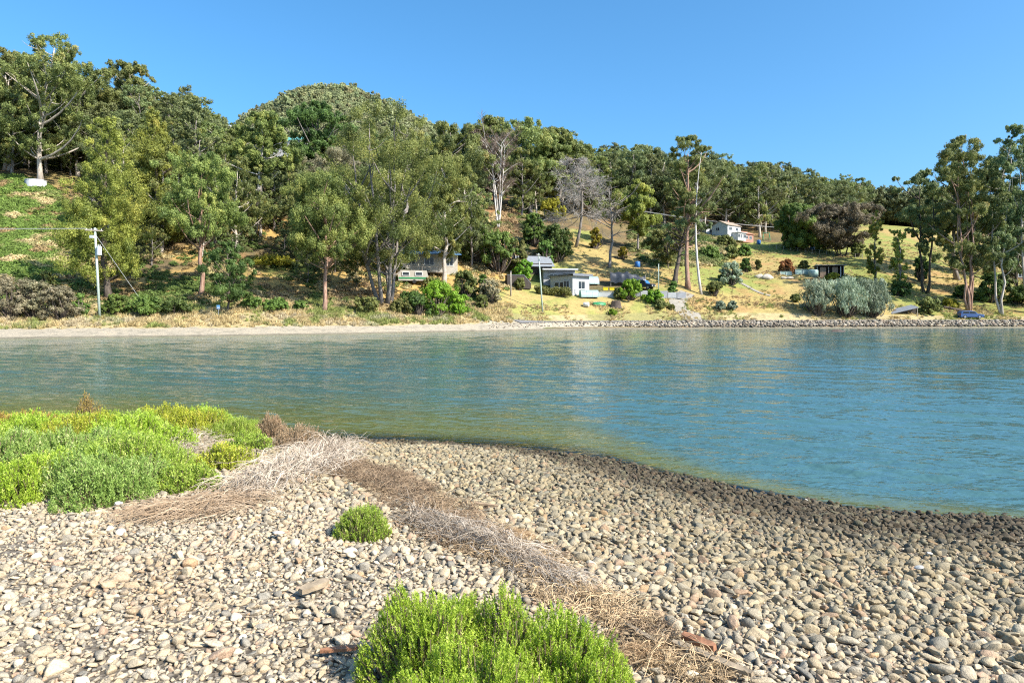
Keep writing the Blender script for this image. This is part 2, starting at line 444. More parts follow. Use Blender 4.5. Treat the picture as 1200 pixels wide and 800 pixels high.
# ------------------------------------------------------------------ near beach
SHORE = np.array([(-400, 60), (-60, 21), (-25, 19.6), (-14, 18.8), (-8, 17.6), (-4.4, 16.1), (-1.96, 15.7), (0, 15.1), (1.74, 13.9), (3.1, 12.4), (4.2, 11.3), (5.2, 10.4), (6.25, 10.0), (7.3, 9.75), (9, 8.9), (12, 7.5), (20, 3), (40, -12), (160, -120.)])
def shore_s(X, Y):
    """signed distance to the near waterline, positive on the beach"""
    X = np.asarray(X, float); Y = np.asarray(Y, float)
    best = np.full(X.shape, 1e9); sg = np.zeros(X.shape)
    for (x1, y1), (x2, y2) in zip(SHORE[:-1], SHORE[1:]):
        dx, dy = x2 - x1, y2 - y1; L2 = dx * dx + dy * dy
        t = np.clip(((X - x1) * dx + (Y - y1) * dy) / L2, 0, 1)
        qx = X - x1 - t * dx; qy = Y - y1 - t * dy
        d = np.hypot(qx, qy); cr = dx * qy - dy * qx
        m = d < best - 1e-9
        best = np.where(m, d, best); sg = np.where(m, -np.sign(cr), sg)
    return best * sg
def beach_z(X, Y):
    s = shore_s(X, Y) + 0.5 * (fbm(np.asarray(X) / 1.4, np.asarray(Y) / 1.4, 8, 3) - .5)
    k = 0.15
    a = 0.135 * s; b = 1.0 + 0.008 * (s - 7.5)
    up = 0.5 * (a + b) - 0.5 * np.sqrt((a - b) ** 2 + k * 0.25)
    z = np.where(s > 0, up, np.maximum(0.16 * s, -3.5))
    z0 = 0.5 * (b * 0 + 1.0 - .06) - 0.5 * np.sqrt((0 - 1.0 + .06) ** 2 + k * .25)   # joins both halves at the waterline
    z = np.where(s > 0, up - z0 * np.exp(-np.abs(s) * 1.2), z)
    return z + 0.05 * (fbm(np.asarray(X) / .7, np.asarray(Y) / .7, 9, 3) - .5) * (s > 0)
def BZ(x, y): return float(beach_z(np.array([x]), np.array([y]))[0])
def b_at(px, py):
    """point of the beach seen at this place of the photograph"""
    D = np.arange(2.5, 40, 0.02); x = (px - CX) / FPX * D
    yy = HY - (beach_z(x, D) - CAMH) * FPX / D
    i = np.argmax(yy <= py)
    return Vector((x[i], D[i], BZ(x[i], D[i])))
WR_PX = [(395, 545), (470, 575), (540, 625), (600, 650), (650, 690), (720, 715), (775, 755), (830, 790)]   # wrack line along the crest of the beach
def build_beach():
    def axis(lo, hi, fine0, fine1, st):
        a = list(np.arange(fine0, fine1, st)); q = fine1; d = st
        while q < hi: a.append(q); d *= 1.25; q += d
        a.append(hi); q = fine0 - st; d = st; pre = []
        while q > lo: pre.append(q); d *= 1.25; q -= d
        return np.array([lo] + pre[::-1] + a)
    xs = axis(-400, 160, -14, 11, .09); ys = axis(-250, 60, 1.5, 20, .09)
    Xg, Yg = np.meshgrid(xs, ys); X = Xg.ravel(); Y = Yg.ravel(); Z = beach_z(X, Y)
    nc = len(xs); nr = len(ys)
    i, j = np.meshgrid(np.arange(nr - 1), np.arange(nc - 1), indexing='ij')
    Q = np.stack([i * nc + j, i * nc + j + 1, (i + 1) * nc + j + 1, (i + 1) * nc + j], -1).reshape(-1, 4)
    m, nt = new_mat('beach_gravel')
    tc = N(nt, 'ShaderNodeTexCoord')
    vo = N(nt, 'ShaderNodeTexVoronoi', Scale=38.0); nt.links.new(tc.outputs['Object'], vo.inputs['Vector'])
    r = ramp(nt, [(0, (.05, .04, .03)), (.4, (.13, .105, .075)), (.7, (.22, .185, .14)), (1, (.32, .28, .22))]); nt.links.new(vo.outputs['Color'], r.inputs[0])  # gravel underlay kept dark, shade painted into the gaps between the stones
    wa = N(nt, 'ShaderNodeAttribute', attribute_name='wrack')
    n2 = N(nt, 'ShaderNodeTexNoise', Scale=7.0, Detail=8.0, Roughness=.75); nt.links.new(tc.outputs['Object'], n2.inputs['Vector'])
    r2 = ramp(nt, [(.3, (.12, .09, .06)), (.5, (.21, .155, .10)), (.62, (.34, .25, .155)), (.75, (.42, .32, .20))]); nt.links.new(n2.outputs['Fac'], r2.inputs[0])
    c = mix(nt, wa.outputs['Fac'], r.outputs[0], r2.outputs[0])
    we = N(nt, 'ShaderNodeAttribute', attribute_name='wet')
    c = mix(nt, we.outputs['Fac'], c, (.055, .05, .036))
    p = N(nt, 'ShaderNodeBsdfPrincipled', Roughness=.9); p.inputs['Specular IOR Level'].default_value = .15
    nt.links.new(c, p.inputs['Base Color'])
    b = N(nt, 'ShaderNodeBump', Strength=.8, Distance=.012); nt.links.new(vo.outputs['Distance'], b.inputs['Height']); nt.links.new(b.outputs[0], p.inputs['Normal'])
    out(nt, p.outputs[0])
    s = shore_s(X, Y)
    me = nmesh('beach', np.stack([X, Y, Z], 1), [Q], [m], True, {'wrack': wrack_mask(X, Y), 'wet': 1 - sstep(-.2, 1.0, s)})
    o = link('beach', me); o['kind'] = 'structure'
_wr = None
def wrack_d(X, Y):
    global _wr
    if _wr is None: _wr = np.array([tuple(b_at(*q))[:2] for q in WR_PX])
    X = np.asarray(X, float); Y = np.asarray(Y, float); best = np.full(X.shape, 1e9); sb = np.zeros(X.shape)
    for k, ((x1, y1), (x2, y2)) in enumerate(zip(_wr[:-1], _wr[1:])):
        dx, dy = x2 - x1, y2 - y1
        t = np.clip(((X - x1) * dx + (Y - y1) * dy) / (dx * dx + dy * dy), 0, 1)
        d = np.hypot(X - x1 - t * dx, Y - y1 - t * dy); m = d < best
        best = np.where(m, d, best); sb = np.where(m, k + t, sb)
    return best, sb
def wrack_mask(X, Y):
    d, k = wrack_d(X, Y)
    w = np.interp(k, [0, 1, 3, 5, 7], [.44, .46, .33, .23, .17])
    return 1 - sstep(.75, 1.15, d / w + 1.7 * (fbm(np.asarray(X) / .38, np.asarray(Y) / .38, 12, 4) - .5))

# ------------------------------------------------------------------ water
def build_water():
    us = np.linspace(-1.15, 1.15, 620)
    D = 6.5 * (150 / 6.5) ** np.linspace(0, 1, 900)
    U, DD = np.meshgrid(us, D); X = (U * DD).ravel(); Y = DD.ravel()
    rng = np.random.default_rng(5); Z = np.zeros_like(X)
    s = -shore_s(X, Y)
    cell = np.maximum(DD.ravel() * (2.3 / 620), DD.ravel() * math.log(150 / 6.5) / 900)
    for lam, n, st in ((3.4, 4, .016), (1.7, 6, .034), (.85, 9, .046), (.48, 10, .050), (.28, 10, .045)):
        for q in range(n):
            th = math.radians(-104 + rng.normal() * 20); l = lam * rng.uniform(.75, 1.3); k = 2 * math.pi / l
            ph = rng.uniform(0, 6.28)
            gx = 22 * (fbm(X / 9 + q, Y / 9, 50 + q, 2) - .5) * .35
            amp = st / k / math.sqrt(n) * 1.5
            fade = 1 - sstep(.18, .38, cell / l)
            Z += amp * fade * np.sin(k * (X * math.cos(th) + Y * math.sin(th)) + ph + gx)
    patch = .35 + 1.0 * fbm(X / 16, Y / 7, 91, 3)
    Z *= 1 + 1.1 * sstep(1.5, 6, X) * (1 - sstep(16, 34, Y))            # short chop running in on the right
    Z *= patch * (.25 + .75 * sstep(0, 2.5, s))
    nc = len(us); nr = len(D)
    i, j = np.meshgrid(np.arange(nr - 1), np.arange(nc - 1), indexing='ij')
    Q = np.stack([i * nc + j, i * nc + j + 1, (i + 1) * nc + j + 1, (i + 1) * nc + j], -1).reshape(-1, 4)
    V = np.stack([X, Y, Z], 1); n0 = len(V)
    e = 1.15
    ex = np.array([(-e * 6.5, 6.5, 0), (-e * 150, 150, 0), (-900, 150, 0), (-900, 6.5, 0), (e * 6.5, 6.5, 0), (900, 6.5, 0), (900, 150, 0), (e * 150, 150, 0), (-900, -900, 0), (900, -900, 0)])
    Q2 = np.array([(0, 1, 2, 3), (4, 5, 6, 7), (8, 9, 5, 3)]) + n0
    V = np.concatenate([V, ex])
    dep = np.concatenate([np.maximum(s, 0) * (1 + 7.0 * sstep(1.5, 5.5, X)), np.full(len(ex), 30.)])          # the bottom drops away faster on the right
    # milky shallows under the far bank
    pxv = CX + FPX * V[:, 0] / np.maximum(V[:, 1], 1); ts = shoreD(pxv) - V[:, 1]
    far = 1 - sstep(0, 9, ts); far[n0:] = 0
    m, nt = new_mat('bay_water')
    tc = N(nt, 'ShaderNodeTexCoord')
    mp = N(nt, 'ShaderNodeMapping'); mp.inputs['Scale'].default_value = (1.0, 1.6, 1); mp.inputs['Rotation'].default_value = (0, 0, math.radians(-22)); nt.links.new(tc.outputs['Object'], mp.inputs[0])
    n1 = N(nt, 'ShaderNodeTexNoise', Scale=5.5, Detail=3.0, Roughness=.6); nt.links.new(mp.outputs[0], n1.inputs['Vector'])
    n2 = N(nt, 'ShaderNodeTexNoise', Scale=1.4, Detail=3.0, Roughness=.6); nt.links.new(mp.outputs[0], n2.inputs['Vector'])
    mw = N(nt, 'ShaderNodeMapping'); mw.inputs['Scale'].default_value = (.035, .11, 1); nt.links.new(tc.outputs['Object'], mw.inputs[0])
    nw = N(nt, 'ShaderNodeTexNoise', Scale=1.0, Detail=3.0, Roughness=.55); nt.links.new(mw.outputs[0], nw.inputs['Vector'])
    rw = N(nt, 'ShaderNodeMapRange'); rw.inputs['From Min'].default_value = .36; rw.inputs['From Max'].default_value = .62; rw.inputs['To Min'].default_value = .40; rw.inputs['To Max'].default_value = 1.2; nt.links.new(nw.outputs['Fac'], rw.inputs[0])   # calm and wind-ruffled patches
    b1 = N(nt, 'ShaderNodeBump', Strength=1.0, Distance=WATER['b1']); nt.links.new(n1.outputs['Fac'], b1.inputs['Height'])
    b2 = N(nt, 'ShaderNodeBump', Strength=1.0, Distance=WATER['b2']); nt.links.new(n2.outputs['Fac'], b2.inputs['Height']); nt.links.new(b1.outputs[0], b2.inputs['Normal']); nt.links.new(rw.outputs[0], b1.inputs['Strength']); nt.links.new(rw.outputs[0], b2.inputs['Strength'])
    da = N(nt, 'ShaderNodeAttribute', attribute_name='dep'); fa = N(nt, 'ShaderNodeAttribute', attribute_name='far')
    mo = N(nt, 'ShaderNodeMapRange'); mo.interpolation_type = 'SMOOTHSTEP'; mo.inputs['From Min'].default_value = 1.0; mo.inputs['From Max'].default_value = 10.0; nt.links.new(da.outputs['Fac'], mo.inputs[0])
    c = mix(nt, mo.outputs[0], (.10, .115, .035), WATER['col'])       # olive shallows over weed and sand
    c = mix(nt, fa.outputs['Fac'], c, WATER['milk'])
    p = N(nt, 'ShaderNodeBsdfPrincipled', Roughness=WATER['rough'], IOR=1.45)
    nt.links.new(c, p.inputs['Base Color']); nt.links.new(b2.outputs[0], p.inputs['Normal'])
    # shallow edge: the bottom shows through clear water, reflection stays
    tr = N(nt, 'ShaderNodeBsdfTransparent', Color=(.80, .82, .66, 1)); gl = N(nt, 'ShaderNodeBsdfGlossy', Roughness=.04); nt.links.new(b2.outputs[0], gl.inputs['Normal'])
    fr = N(nt, 'ShaderNodeFresnel', IOR=1.45); nt.links.new(b2.outputs[0], fr.inputs['Normal'])
    cl = N(nt, 'ShaderNodeMixShader'); nt.links.new(fr.outputs[0], cl.inputs[0]); nt.links.new(tr.outputs[0], cl.inputs[1]); nt.links.new(gl.outputs[0], cl.inputs[2])
    mr = N(nt, 'ShaderNodeMapRange'); mr.interpolation_type = 'SMOOTHSTEP'; mr.inputs['From Min'].default_value = .0; mr.inputs['From Max'].default_value = 1.5
    nt.links.new(da.outputs['Fac'], mr.inputs[0])
    ms = N(nt, 'ShaderNodeMixShader'); nt.links.new(mr.outputs[0], ms.inputs[0]); nt.links.new(cl.outputs[0], ms.inputs[1]); nt.links.new(p.outputs[0], ms.inputs[2])
    out(nt, ms.outputs[0])
    me = nmesh('water', V, [Q, Q2], [m], True, {'dep': dep, 'far': far})
    o = link('water', me); o['kind'] = 'structure'
WATER = dict(col=(.052, .120, .120), milk=(.13, .17, .10), rough=.05, b1=.008, b2=.085)

def build_ground():
    s = 6000
    mb = MB().add([(-s, -s, -4), (s, -s, -4), (s, s, -4), (-s, s, -4)], [np.array([[0, 1, 2, 3]])])
    o = mb.build('ground', mat_paint('seabed', (.13, .12, .08), .95, .2, .3)); o['kind'] = 'structure'

# ------------------------------------------------------------------ light, sky, camera
SUN_EL, SUN_AZ = 40.0, 122.0
def build_light(sky=.122, sun=4.2, exposure=1.13):
    w = bpy.data.worlds.new('World'); scene.world = w; w.use_nodes = True
    nt = w.node_tree; bg = nt.nodes['Background']
    s = nt.nodes.new('ShaderNodeTexSky'); s.sky_type = 'NISHITA'; s.sun_disc = False
    s.sun_elevation = math.radians(SUN_EL); s.sun_rotation = math.radians(SUN_AZ)
    s.air_density = 1.0; s.dust_density = 2.2; s.ozone_density = 9.0; s.altitude = 0
    hs = nt.nodes.new('ShaderNodeHueSaturation'); hs.inputs['Saturation'].default_value = 1.10; hs.inputs['Hue'].default_value = .488
    nt.links.new(s.outputs[0], hs.inputs['Color']); nt.links.new(hs.outputs[0], bg.inputs[0]); bg.inputs[1].default_value = sky
    L = bpy.data.lights.new('sun', 'SUN'); L.energy = sun; L.angle = math.radians(.53); L.color = (1, .95, .86)
    o = bpy.data.objects.new('sun', L); C.objects.link(o)
    el, az = math.radians(SUN_EL), math.radians(SUN_AZ)
    d = Vector((math.sin(az) * math.cos(el), math.cos(az) * math.cos(el), math.sin(el)))
    o.rotation_euler = d.to_track_quat('Z', 'Y').to_euler(); o.location = d * 50
    cd = bpy.data.cameras.new('camera'); cd.sensor_width = 36; cd.lens = 24; cd.shift_y = -35 / 1200
    cd.clip_start = .05; cd.clip_end = 9000
    co = bpy.data.objects.new('camera', cd); C.objects.link(co); co.location = (0, 0, CAMH); co.rotation_euler = (math.pi / 2, 0, 0)
    scene.camera = co
    vs = scene.view_settings; vs.view_transform = 'Standard'; vs.look = 'None'; vs.exposure = exposure; vs.gamma = 1; vs.use_curve_mapping = False
    cy = scene.cycles; cy.max_bounces = 6; cy.diffuse_bounces = 4; cy.glossy_bounces = 2; cy.transmission_bounces = 3; cy.transparent_max_bounces = 8
    cy.use_denoising = False; cy.filter_width = 1.15
    cy.sample_clamp_indirect = 6; cy.caustics_reflective = False; cy.caustics_refractive = False
# ------------------------------------------------------------------ leaf palettes and bark
LEAF = {}
def leafmat(k):
    if k not in LEAF:
        P = dict(
            gumyel=((.056, .080, .022), (.195, .22, .058), (.27, .265, .075)),
            gumbright=((.07, .092, .018), (.225, .24, .048), (.30, .28, .06)),
            gumolive=((.050, .068, .022), (.16, .175, .052), (.22, .19, .06)),
            gumgrey=((.055, .075, .030), (.165, .185, .070), None),
            gumfar=((.058, .074, .032), (.17, .18, .070), None),
            dark=((.035, .06, .016), (.10, .145, .036), None),
            green=((.05, .085, .02), (.15, .21, .045), None),
            vivid=((.07, .13, .015), (.20, .31, .03), None),
            silver=((.19, .24, .14), (.50, .56, .40), None),
            shrubgrey=((.16, .15, .08), (.42, .38, .22), (.55, .46, .30)),
            olivebush=((.06, .075, .022), (.20, .20, .06), None),
            yellowbush=((.10, .10, .012), (.30, .25, .03), None),
            deadbrown=((.13, .085, .065), (.29, .20, .155), None),
            deadgrey=((.30, .27, .23), (.58, .53, .47), None),
            cypressgrey=((.075, .068, .040), (.20, .17, .10), None),
            autumn=((.22, .07, .03), (.42, .17, .08), None),
            poplar=((.09, .11, .02), (.27, .27, .05), None),
            dryfern=((.17, .09, .04), (.36, .22, .11), None),
        )[k]
        b = (1.65 if k in ('gumyel', 'gumbright') else 1.8 if k.startswith('gum') else 1.7) if k not in ('silver', 'deadbrown', 'deadgrey', 'shrubgrey', 'autumn', 'dryfern') else 1.0
        P = [q and tuple(c * b for c in q) for q in P]
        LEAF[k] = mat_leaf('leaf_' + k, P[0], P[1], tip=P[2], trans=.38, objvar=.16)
    return LEAF[k]
BARK = {}
def bark(k):
    if k not in BARK:
        P = dict(pale=((.20, .16, .12), (.45, .39, .32), (.62, .56, .48)), pink=((.15, .085, .06), (.33, .20, .14), (.50, .36, .27)),
                 grey=((.10, .085, .07), (.22, .19, .165), (.38, .34, .30)), dark=((.05, .04, .03), (.12, .095, .075), (.20, .165, .135)),
                 bleached=((.36, .32, .28), (.55, .50, .45), (.72, .68, .62)))[k]
        BARK[k] = mat_bark('bark_' + k, *P)
    return BARK[k]

def curve(p0, p1, bow, n=6):
    p0 = np.asarray(p0, float); p1 = np.asarray(p1, float)
    t = np.linspace(0, 1, n)[:, None]
    return p0 * (1 - t) + p1 * t + np.asarray(bow) * (4 * t * (1 - t))

def make_tree(rng, H, R, cb=.3, style='gum', n_clump=70, leaves=170, leaf=.30, trunks=1, spread=.25, trunk_r=None, lean=(0, 0), puff=(.13, .25), limbs=26, gap=.0, flat=.72, bare=0, droop=.6):
    """returns (trunk builder, crown builder). H height, R crown radius, cb crown base share; bare = number of leafless limbs"""
    tb, cr = MB(), MB()
    tr = trunk_r or H * .018
    lines = []
    for k in range(trunks):
        a = rng.uniform(0, 6.28) + k * 6.28 / trunks; sp = spread * R if trunks > 1 else 0
        top = np.array([lean[0] + sp * math.cos(a), lean[1] + sp * math.sin(a) * .6, H * (rng.uniform(.78, .93) if style not in ('cone',) else .96)])
        base = np.array([sp * .18 * math.cos(a), sp * .18 * math.sin(a), -.6])
        P = curve(base, top, np.array([rng.normal() * .02 * H, rng.normal() * .02 * H, 0]), 10)
        P[1:-1, :2] += rng.normal(size=(8, 2)) * .006 * H
        rr = tr * (1 if trunks == 1 else .75) * np.linspace(1, .16, 10) ** .9; rr[0] *= 1.5
        tb.tube(P, rr, 7); lines.append(P)
    # lobed envelope
    ph = rng.uniform(0, 6.28, 4); am = rng.uniform(.1, .3, 3)
    def env(t, a):
        if style == 'cone': e = np.clip(1 - t, 0, 1) ** .68 * np.clip(t / .18 + .45, 0, 1)
        elif style == 'column': e = (1 - np.abs(2 * t - .9) ** 3) * .95 + .05
        elif style == 'cypress': e = np.clip(.55 + .9 * t - .2 * t * t, 0, 1) * np.clip((1.02 - t) / .25, 0, 1) ** .5
        elif style == 'umbrella': e = np.clip(.3 + 1.2 * t, 0, 1) * np.clip((1.02 - t) / .3, 0, 1) ** .5
        else: e = np.sqrt(np.clip(1 - ((t - .45) / .57) ** 2, 0, 1))
        return e * (1 + am[0] * np.sin(2 * a + ph[0] + 3 * t) + am[1] * np.sin(3 * a + ph[1] - 5 * t) + am[2] * np.sin(5 * t * 3 + ph[2]))
    cents = []
    for k in range(n_clump * 3):
        if len(cents) >= n_clump: break
        t = rng.uniform(0, 1); a = rng.uniform(0, 6.28)
        if style == 'cone': t = 1 - rng.uniform(0, 1) ** .72
        u = math.sqrt(rng.uniform(.08, 1)); e = float(env(np.array(t), np.array(a)))
        if rng.uniform() < gap and math.sin(3 * a + ph[3] + 7 * t) > 0.1: continue
        h = H * (cb + (1 - cb) * t)
        line = lines[rng.integers(len(lines))]
        ax = np.array([np.interp(h, line[:, 2], line[:, 0]), np.interp(h, line[:, 2], line[:, 1])])
        r_out = R * e * u * (1 if trunks == 1 else .8)
        c = np.array([ax[0] + r_out * math.cos(a), ax[1] + r_out * math.sin(a), h])
        pr = R * rng.uniform(*puff) * (.65 + .5 * e)
        if style in ('cone', 'column'): pr = R * rng.uniform(*puff) * (.5 + .7 * e)
        c[2] = min(c[2], H - pr * flat * .9)
        cents.append((c, pr, line, r_out))
    for q, (c, pr, line, ro) in enumerate(cents):
        if q < limbs:
            h0 = max(H * cb * .75, c[2] - ro * rng.uniform(.6, 1.1) - .3)
            p0 = np.array([np.interp(h0, line[:, 2], line[:, 0]), np.interp(h0, line[:, 2], line[:, 1]), h0])
            L = np.linalg.norm(c - p0); r0 = min(tr * .55, .02 * L + .02)
            P = curve(p0, c, np.array([rng.normal() * .06 * L, rng.normal() * .06 * L, -.08 * L]), 6)
            tb.tube(P, np.linspace(r0, r0 * .25, 6), 5, cap=False)
        n = max(12, int(leaves * (pr / (R * .24)) ** 1.5))
        ns = int(rng.integers(4, 8)); sd = rvec(ns, rng); sd[:, 2] = sd[:, 2] * .8 + .1                    # tufts of the clump
        so = sd * (pr * rng.uniform(.45, .95, ns))[:, None] * np.array([1, 1, flat]); sr = pr * rng.uniform(.30, .55, ns)
        w = rng.choice(ns, n, p=sr ** 2 / (sr ** 2).sum())
        d = rvec(n, rng); rad = .25 + .75 * rng.uniform(0, 1, n) ** .7
        pos = c + so[w] + d * (rad * sr[w])[:, None] * np.array([1, 1, .55 + .5 * flat])
        pos[:, 2] -= droop * sr[w] * np.maximum(0, rng.normal(.3, .5, n))                                   # hanging leaves
        nr = unit(d * 1.0 + sd[w] * .35 + rvec(n, rng) * .6 + np.array([0, 0, .2]))
        ax = unit(np.cross(nr, rvec(n, rng)) + np.array([0, 0, -.45]))
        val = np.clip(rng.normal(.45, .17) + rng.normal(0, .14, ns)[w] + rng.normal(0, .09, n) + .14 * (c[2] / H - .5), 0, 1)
        s = leaf * rng.uniform(.65, 1.25, n)
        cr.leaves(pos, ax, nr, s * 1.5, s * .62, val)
    for k in range(bare):                                            # leafless grey limbs
        line = lines[rng.integers(len(lines))]; h0 = H * rng.uniform(.25, .75); a = rng.uniform(0, 6.28); L = R * rng.uniform(.7, 1.3)
        p0 = np.array([np.interp(h0, line[:, 2], line[:, 0]), np.interp(h0, line[:, 2], line[:, 1]), h0])
        p1 = p0 + np.array([math.cos(a) * L, math.sin(a) * L, L * rng.uniform(.2, .8)])
        P = curve(p0, p1, rng.normal(size=3) * .09 * L, 7); tb.tube(P, np.linspace(tr * .35, .02, 7), 5, cap=False)
        for z in range(3):
            i = rng.integers(2, 6); p2 = P[i] + unit(p1 - p0 + rng.normal(size=3) * L * .7) * L * rng.uniform(.25, .5)
            tb.tube(curve(P[i], p2, rng.normal(size=3) * .05 * L, 5), np.linspace(tr * .16, .015, 5), 4, cap=False)
    return tb, cr

def make_dead(rng, H, R, kind='feather', trunks=1, trunk_r=None, n=46, lean=(0, 0)):
    """leafless tree: trunk, limbs and a haze of fine twigs"""
    tb, cr = MB(), MB(); tr = trunk_r or H * .016
    lines = []
    for k in range(trunks):
        a = 6.28 * k / trunks + rng.uniform(0, 1.5); sp = R * .45 if trunks > 1 else 0
        top = np.array([lean[0] + sp * math.cos(a), lean[1] + sp * math.sin(a) * .5, H * rng.uniform(.82, 1)])
        P = curve((0, 0, -.5), top, np.array([rng.normal() * .03 * H, rng.normal() * .03 * H, 0]), 9)
        tb.tube(P, tr * np.linspace(1, .12, 9) * (1 if trunks == 1 else .8), 7); lines.append(P)
    for k in range(n):
        line = lines[k % trunks]; t = rng.uniform(.28, .98) if kind == 'feather' else rng.uniform(.35, .97)
        h0 = H * t; a = rng.uniform(0, 6.28)
        h0 = min(h0, line[-1, 2])
        p0 = np.array([np.interp(h0, line[:, 2], line[:, 0]), np.interp(h0, line[:, 2], line[:, 1]), h0])
        if kind == 'feather':
            L = R * (1.15 - .95 * t) * rng.uniform(.7, 1.25) + .4; p1 = p0 + np.array([math.cos(a) * L, math.sin(a) * L, L * rng.uniform(-.18, .14)])
        else:
            L = R * rng.uniform(.35, .9) + .3; p1 = p0 + np.array([math.cos(a) * L * .7, math.sin(a) * L * .7, L * rng.uniform(.4, 1.1)])
        P = curve(p0, p1, np.array([0, 0, -.12 * L if kind == 'feather' else .04 * L]) + rng.normal(size=3) * .03 * L, 7)
        tb.tube(P, np.linspace(tr * .26, .012, 7), 4, cap=False)
        m = int(70 if kind == 'feather' else 95)
        tt = rng.uniform(.25, 1, m); i = tt * 5.99; i0 = i.astype(int); f = (i - i0)[:, None]
        q0 = P[i0] * (1 - f) + P[np.minimum(i0 + 1, 6)] * f
        d = unit(unit(p1 - p0) * .9 + rvec(m, rng) * .9); l = L * rng.uniform(.1, .34, m)
        cr.leaves(q0 + d * l[:, None] / 2, d, rvec(m, rng), l, .07 if kind == 'feather' else .06, rng.uniform(0, 1, m))
    return tb, cr

def make_bush(rng, rx, ry, h, n_clump=40, leaves=270, leaf=.2, flat=.8, spiky=False, cut=False):
    """rounded shrub of leaf clumps on short stems"""
    st, cr = MB(), MB()
    for q in range(n_clump):
        a = rng.uniform(0, 6.28); u = math.sqrt(rng.uniform(0, 1)); t = rng.uniform(.15, 1)
        e = math.sqrt(max(.05, 1 - (max(0, t - .35) / .67) ** 2))
        c = np.array([rx * u * e * math.cos(a), ry * u * e * math.sin(a), h * t])
        pr = (rx + ry) / 2 * rng.uniform(.24, .42); c[2] = min(c[2], h - pr * flat * .7)
        P = curve((c[0] * .2, c[1] * .2, -.2), c, rng.normal(size=3) * .06 * h, 5)
        st.tube(P, np.linspace(.05 * h / 2 + .01, .012, 5), 5, cap=False)
        n = leaves; ns = int(rng.integers(4, 8)); sd = rvec(ns, rng); so = sd * (pr * rng.uniform(.4, .95, ns))[:, None] * np.array([1, 1, flat]); so[:, 2] += spiky * pr * rng.uniform(0, .5, ns)
        sr = pr * rng.uniform(.3, .55, ns); w = rng.integers(0, ns, n); d = rvec(n, rng); rad = .2 + .8 * rng.uniform(0, 1, n) ** .7
        pos = c + so[w] + d * (rad * sr[w])[:, None] * np.array([1, 1, 1.7 if spiky else 1.0]); pos[:, 2] = np.maximum(pos[:, 2], .03)
        nr = unit(d + sd[w] * .35 + rvec(n, rng) * .6 + np.array([0, 0, .3]))
        ax = unit(np.cross(nr, rvec(n, rng)) + np.array([0, 0, 1.2 if spiky else -.2]))
        s = leaf * rng.uniform(.65, 1.25, n)
        val = np.clip(rng.normal(.45, .14) + rng.normal(0, .12, ns)[w] + rng.normal(0, .1, n), 0, 1)
        cr.leaves(pos, ax, nr, s * (2.0 if spiky else 1.4), s * (.45 if spiky else .65), val)
    return st, cr

def put_tree(name, label, cat, loc, tb, cr, bk, lf, rotz=0, group=None, stem='trunk', crown='crown'):
    r = thing(name, label, cat, loc, rotz, group)
    tb.build(stem, bark(bk), r, True)
    if cr.n: cr.build(crown, leafmat(lf), r)
    return r

# ------------------------------------------------------------------ fine-leaved saltmarsh shrubs of the foreground
SAMPH = {}
def sprig_shrub(rng, rx, ry, h, sprigs, slen, leaf, per=18, lump=.22, zmin=.03):
    """mound of upright sprigs with small fleshy leaves -> (stems, foliage)"""
    st, fo = MB(), MB(); ph = rng.uniform(0, 6.28, 6)
    n = sprigs; a = rng.uniform(0, 6.28, n); u = np.sqrt(rng.uniform(0, 1, n))
    lob = 1 + lump * .8 * np.sin(3 * a + ph[0]) * .5 + lump * np.sin(5 * a + ph[1]) * .35
    x = rx * u * lob * np.cos(a); y = ry * u * lob * np.sin(a)
    surf = h * np.sqrt(np.clip(1 - u ** 2.6, 0, 1)) * (1 + lump * (np.sin(x / rx * 4 + ph[2]) * np.sin(y / ry * 4 + ph[3]) * .6 + (fbm(x / rx * 3.3 + ph[4], y / ry * 3.3, 5, 3) - .5) * 1.8 + (vnoise(x / rx * 8 + ph[4], y / ry * 8, 6) - .5) * .9))
    dep = rng.uniform(0, 1, n) ** 2.2
    tipz = np.maximum(surf * (1 - .55 * dep), zmin + slen * .5) + rng.normal(0, .1 * slen, n)
    out_ = unit(np.stack([x / rx ** 2, y / ry ** 2, np.full(n, .9 / h)], 1))
    d = unit(out_ * .75 + np.array([0, 0, .75]) + rng.normal(size=(n, 3)) * .22)
    L = slen * rng.uniform(.5, 1.55, n)
    tip = np.stack([x, y, tipz], 1); base = tip - d * L[:, None]
    sv = np.clip(rng.normal(.45, .18, n) + .5 * (fbm(x / rx * 5 + 3, y / ry * 5, 15, 3) - .5), 0, 1)
    i = np.repeat(np.arange(n), per); t = np.tile(np.linspace(.08, 1, per), n) + rng.uniform(-.03, .03, n * per)
    rd = unit(np.cross(d[i], rvec(n * per, rng)))
    ld = unit(d[i] * rng.uniform(.55, 1.1, n * per)[:, None] + rd * .75)
    ll = leaf * rng.uniform(.6, 1.2, n * per) * (1.15 - .5 * t)
    pos = base[i] + d[i] * (L[i] * t)[:, None] + ld * (ll / 2)[:, None]
    pos[:, 2] = np.maximum(pos[:, 2], .01)
    nr = unit(np.cross(ld, rvec(n * per, rng)) + np.array([.0, 0, .35]))
    fo.leaves(pos, ld, nr, ll * 1.25, ll * .42, np.clip(sv[i] + .28 * (t - .5) + rng.normal(0, .08, n * per), 0, 1))
    for k in range(0, n, max(1, n // 500)):
        p0 = np.array([x[k] * .75, y[k] * .75, 0.0])
        st.tube(curve(p0, tip[k] - d[k] * L[k] * .15, rng.normal(size=3) * .03 * h, 4), np.linspace(.006, .0025, 4) * (slen / .12) ** .5, 3, cap=False)
    return st, fo
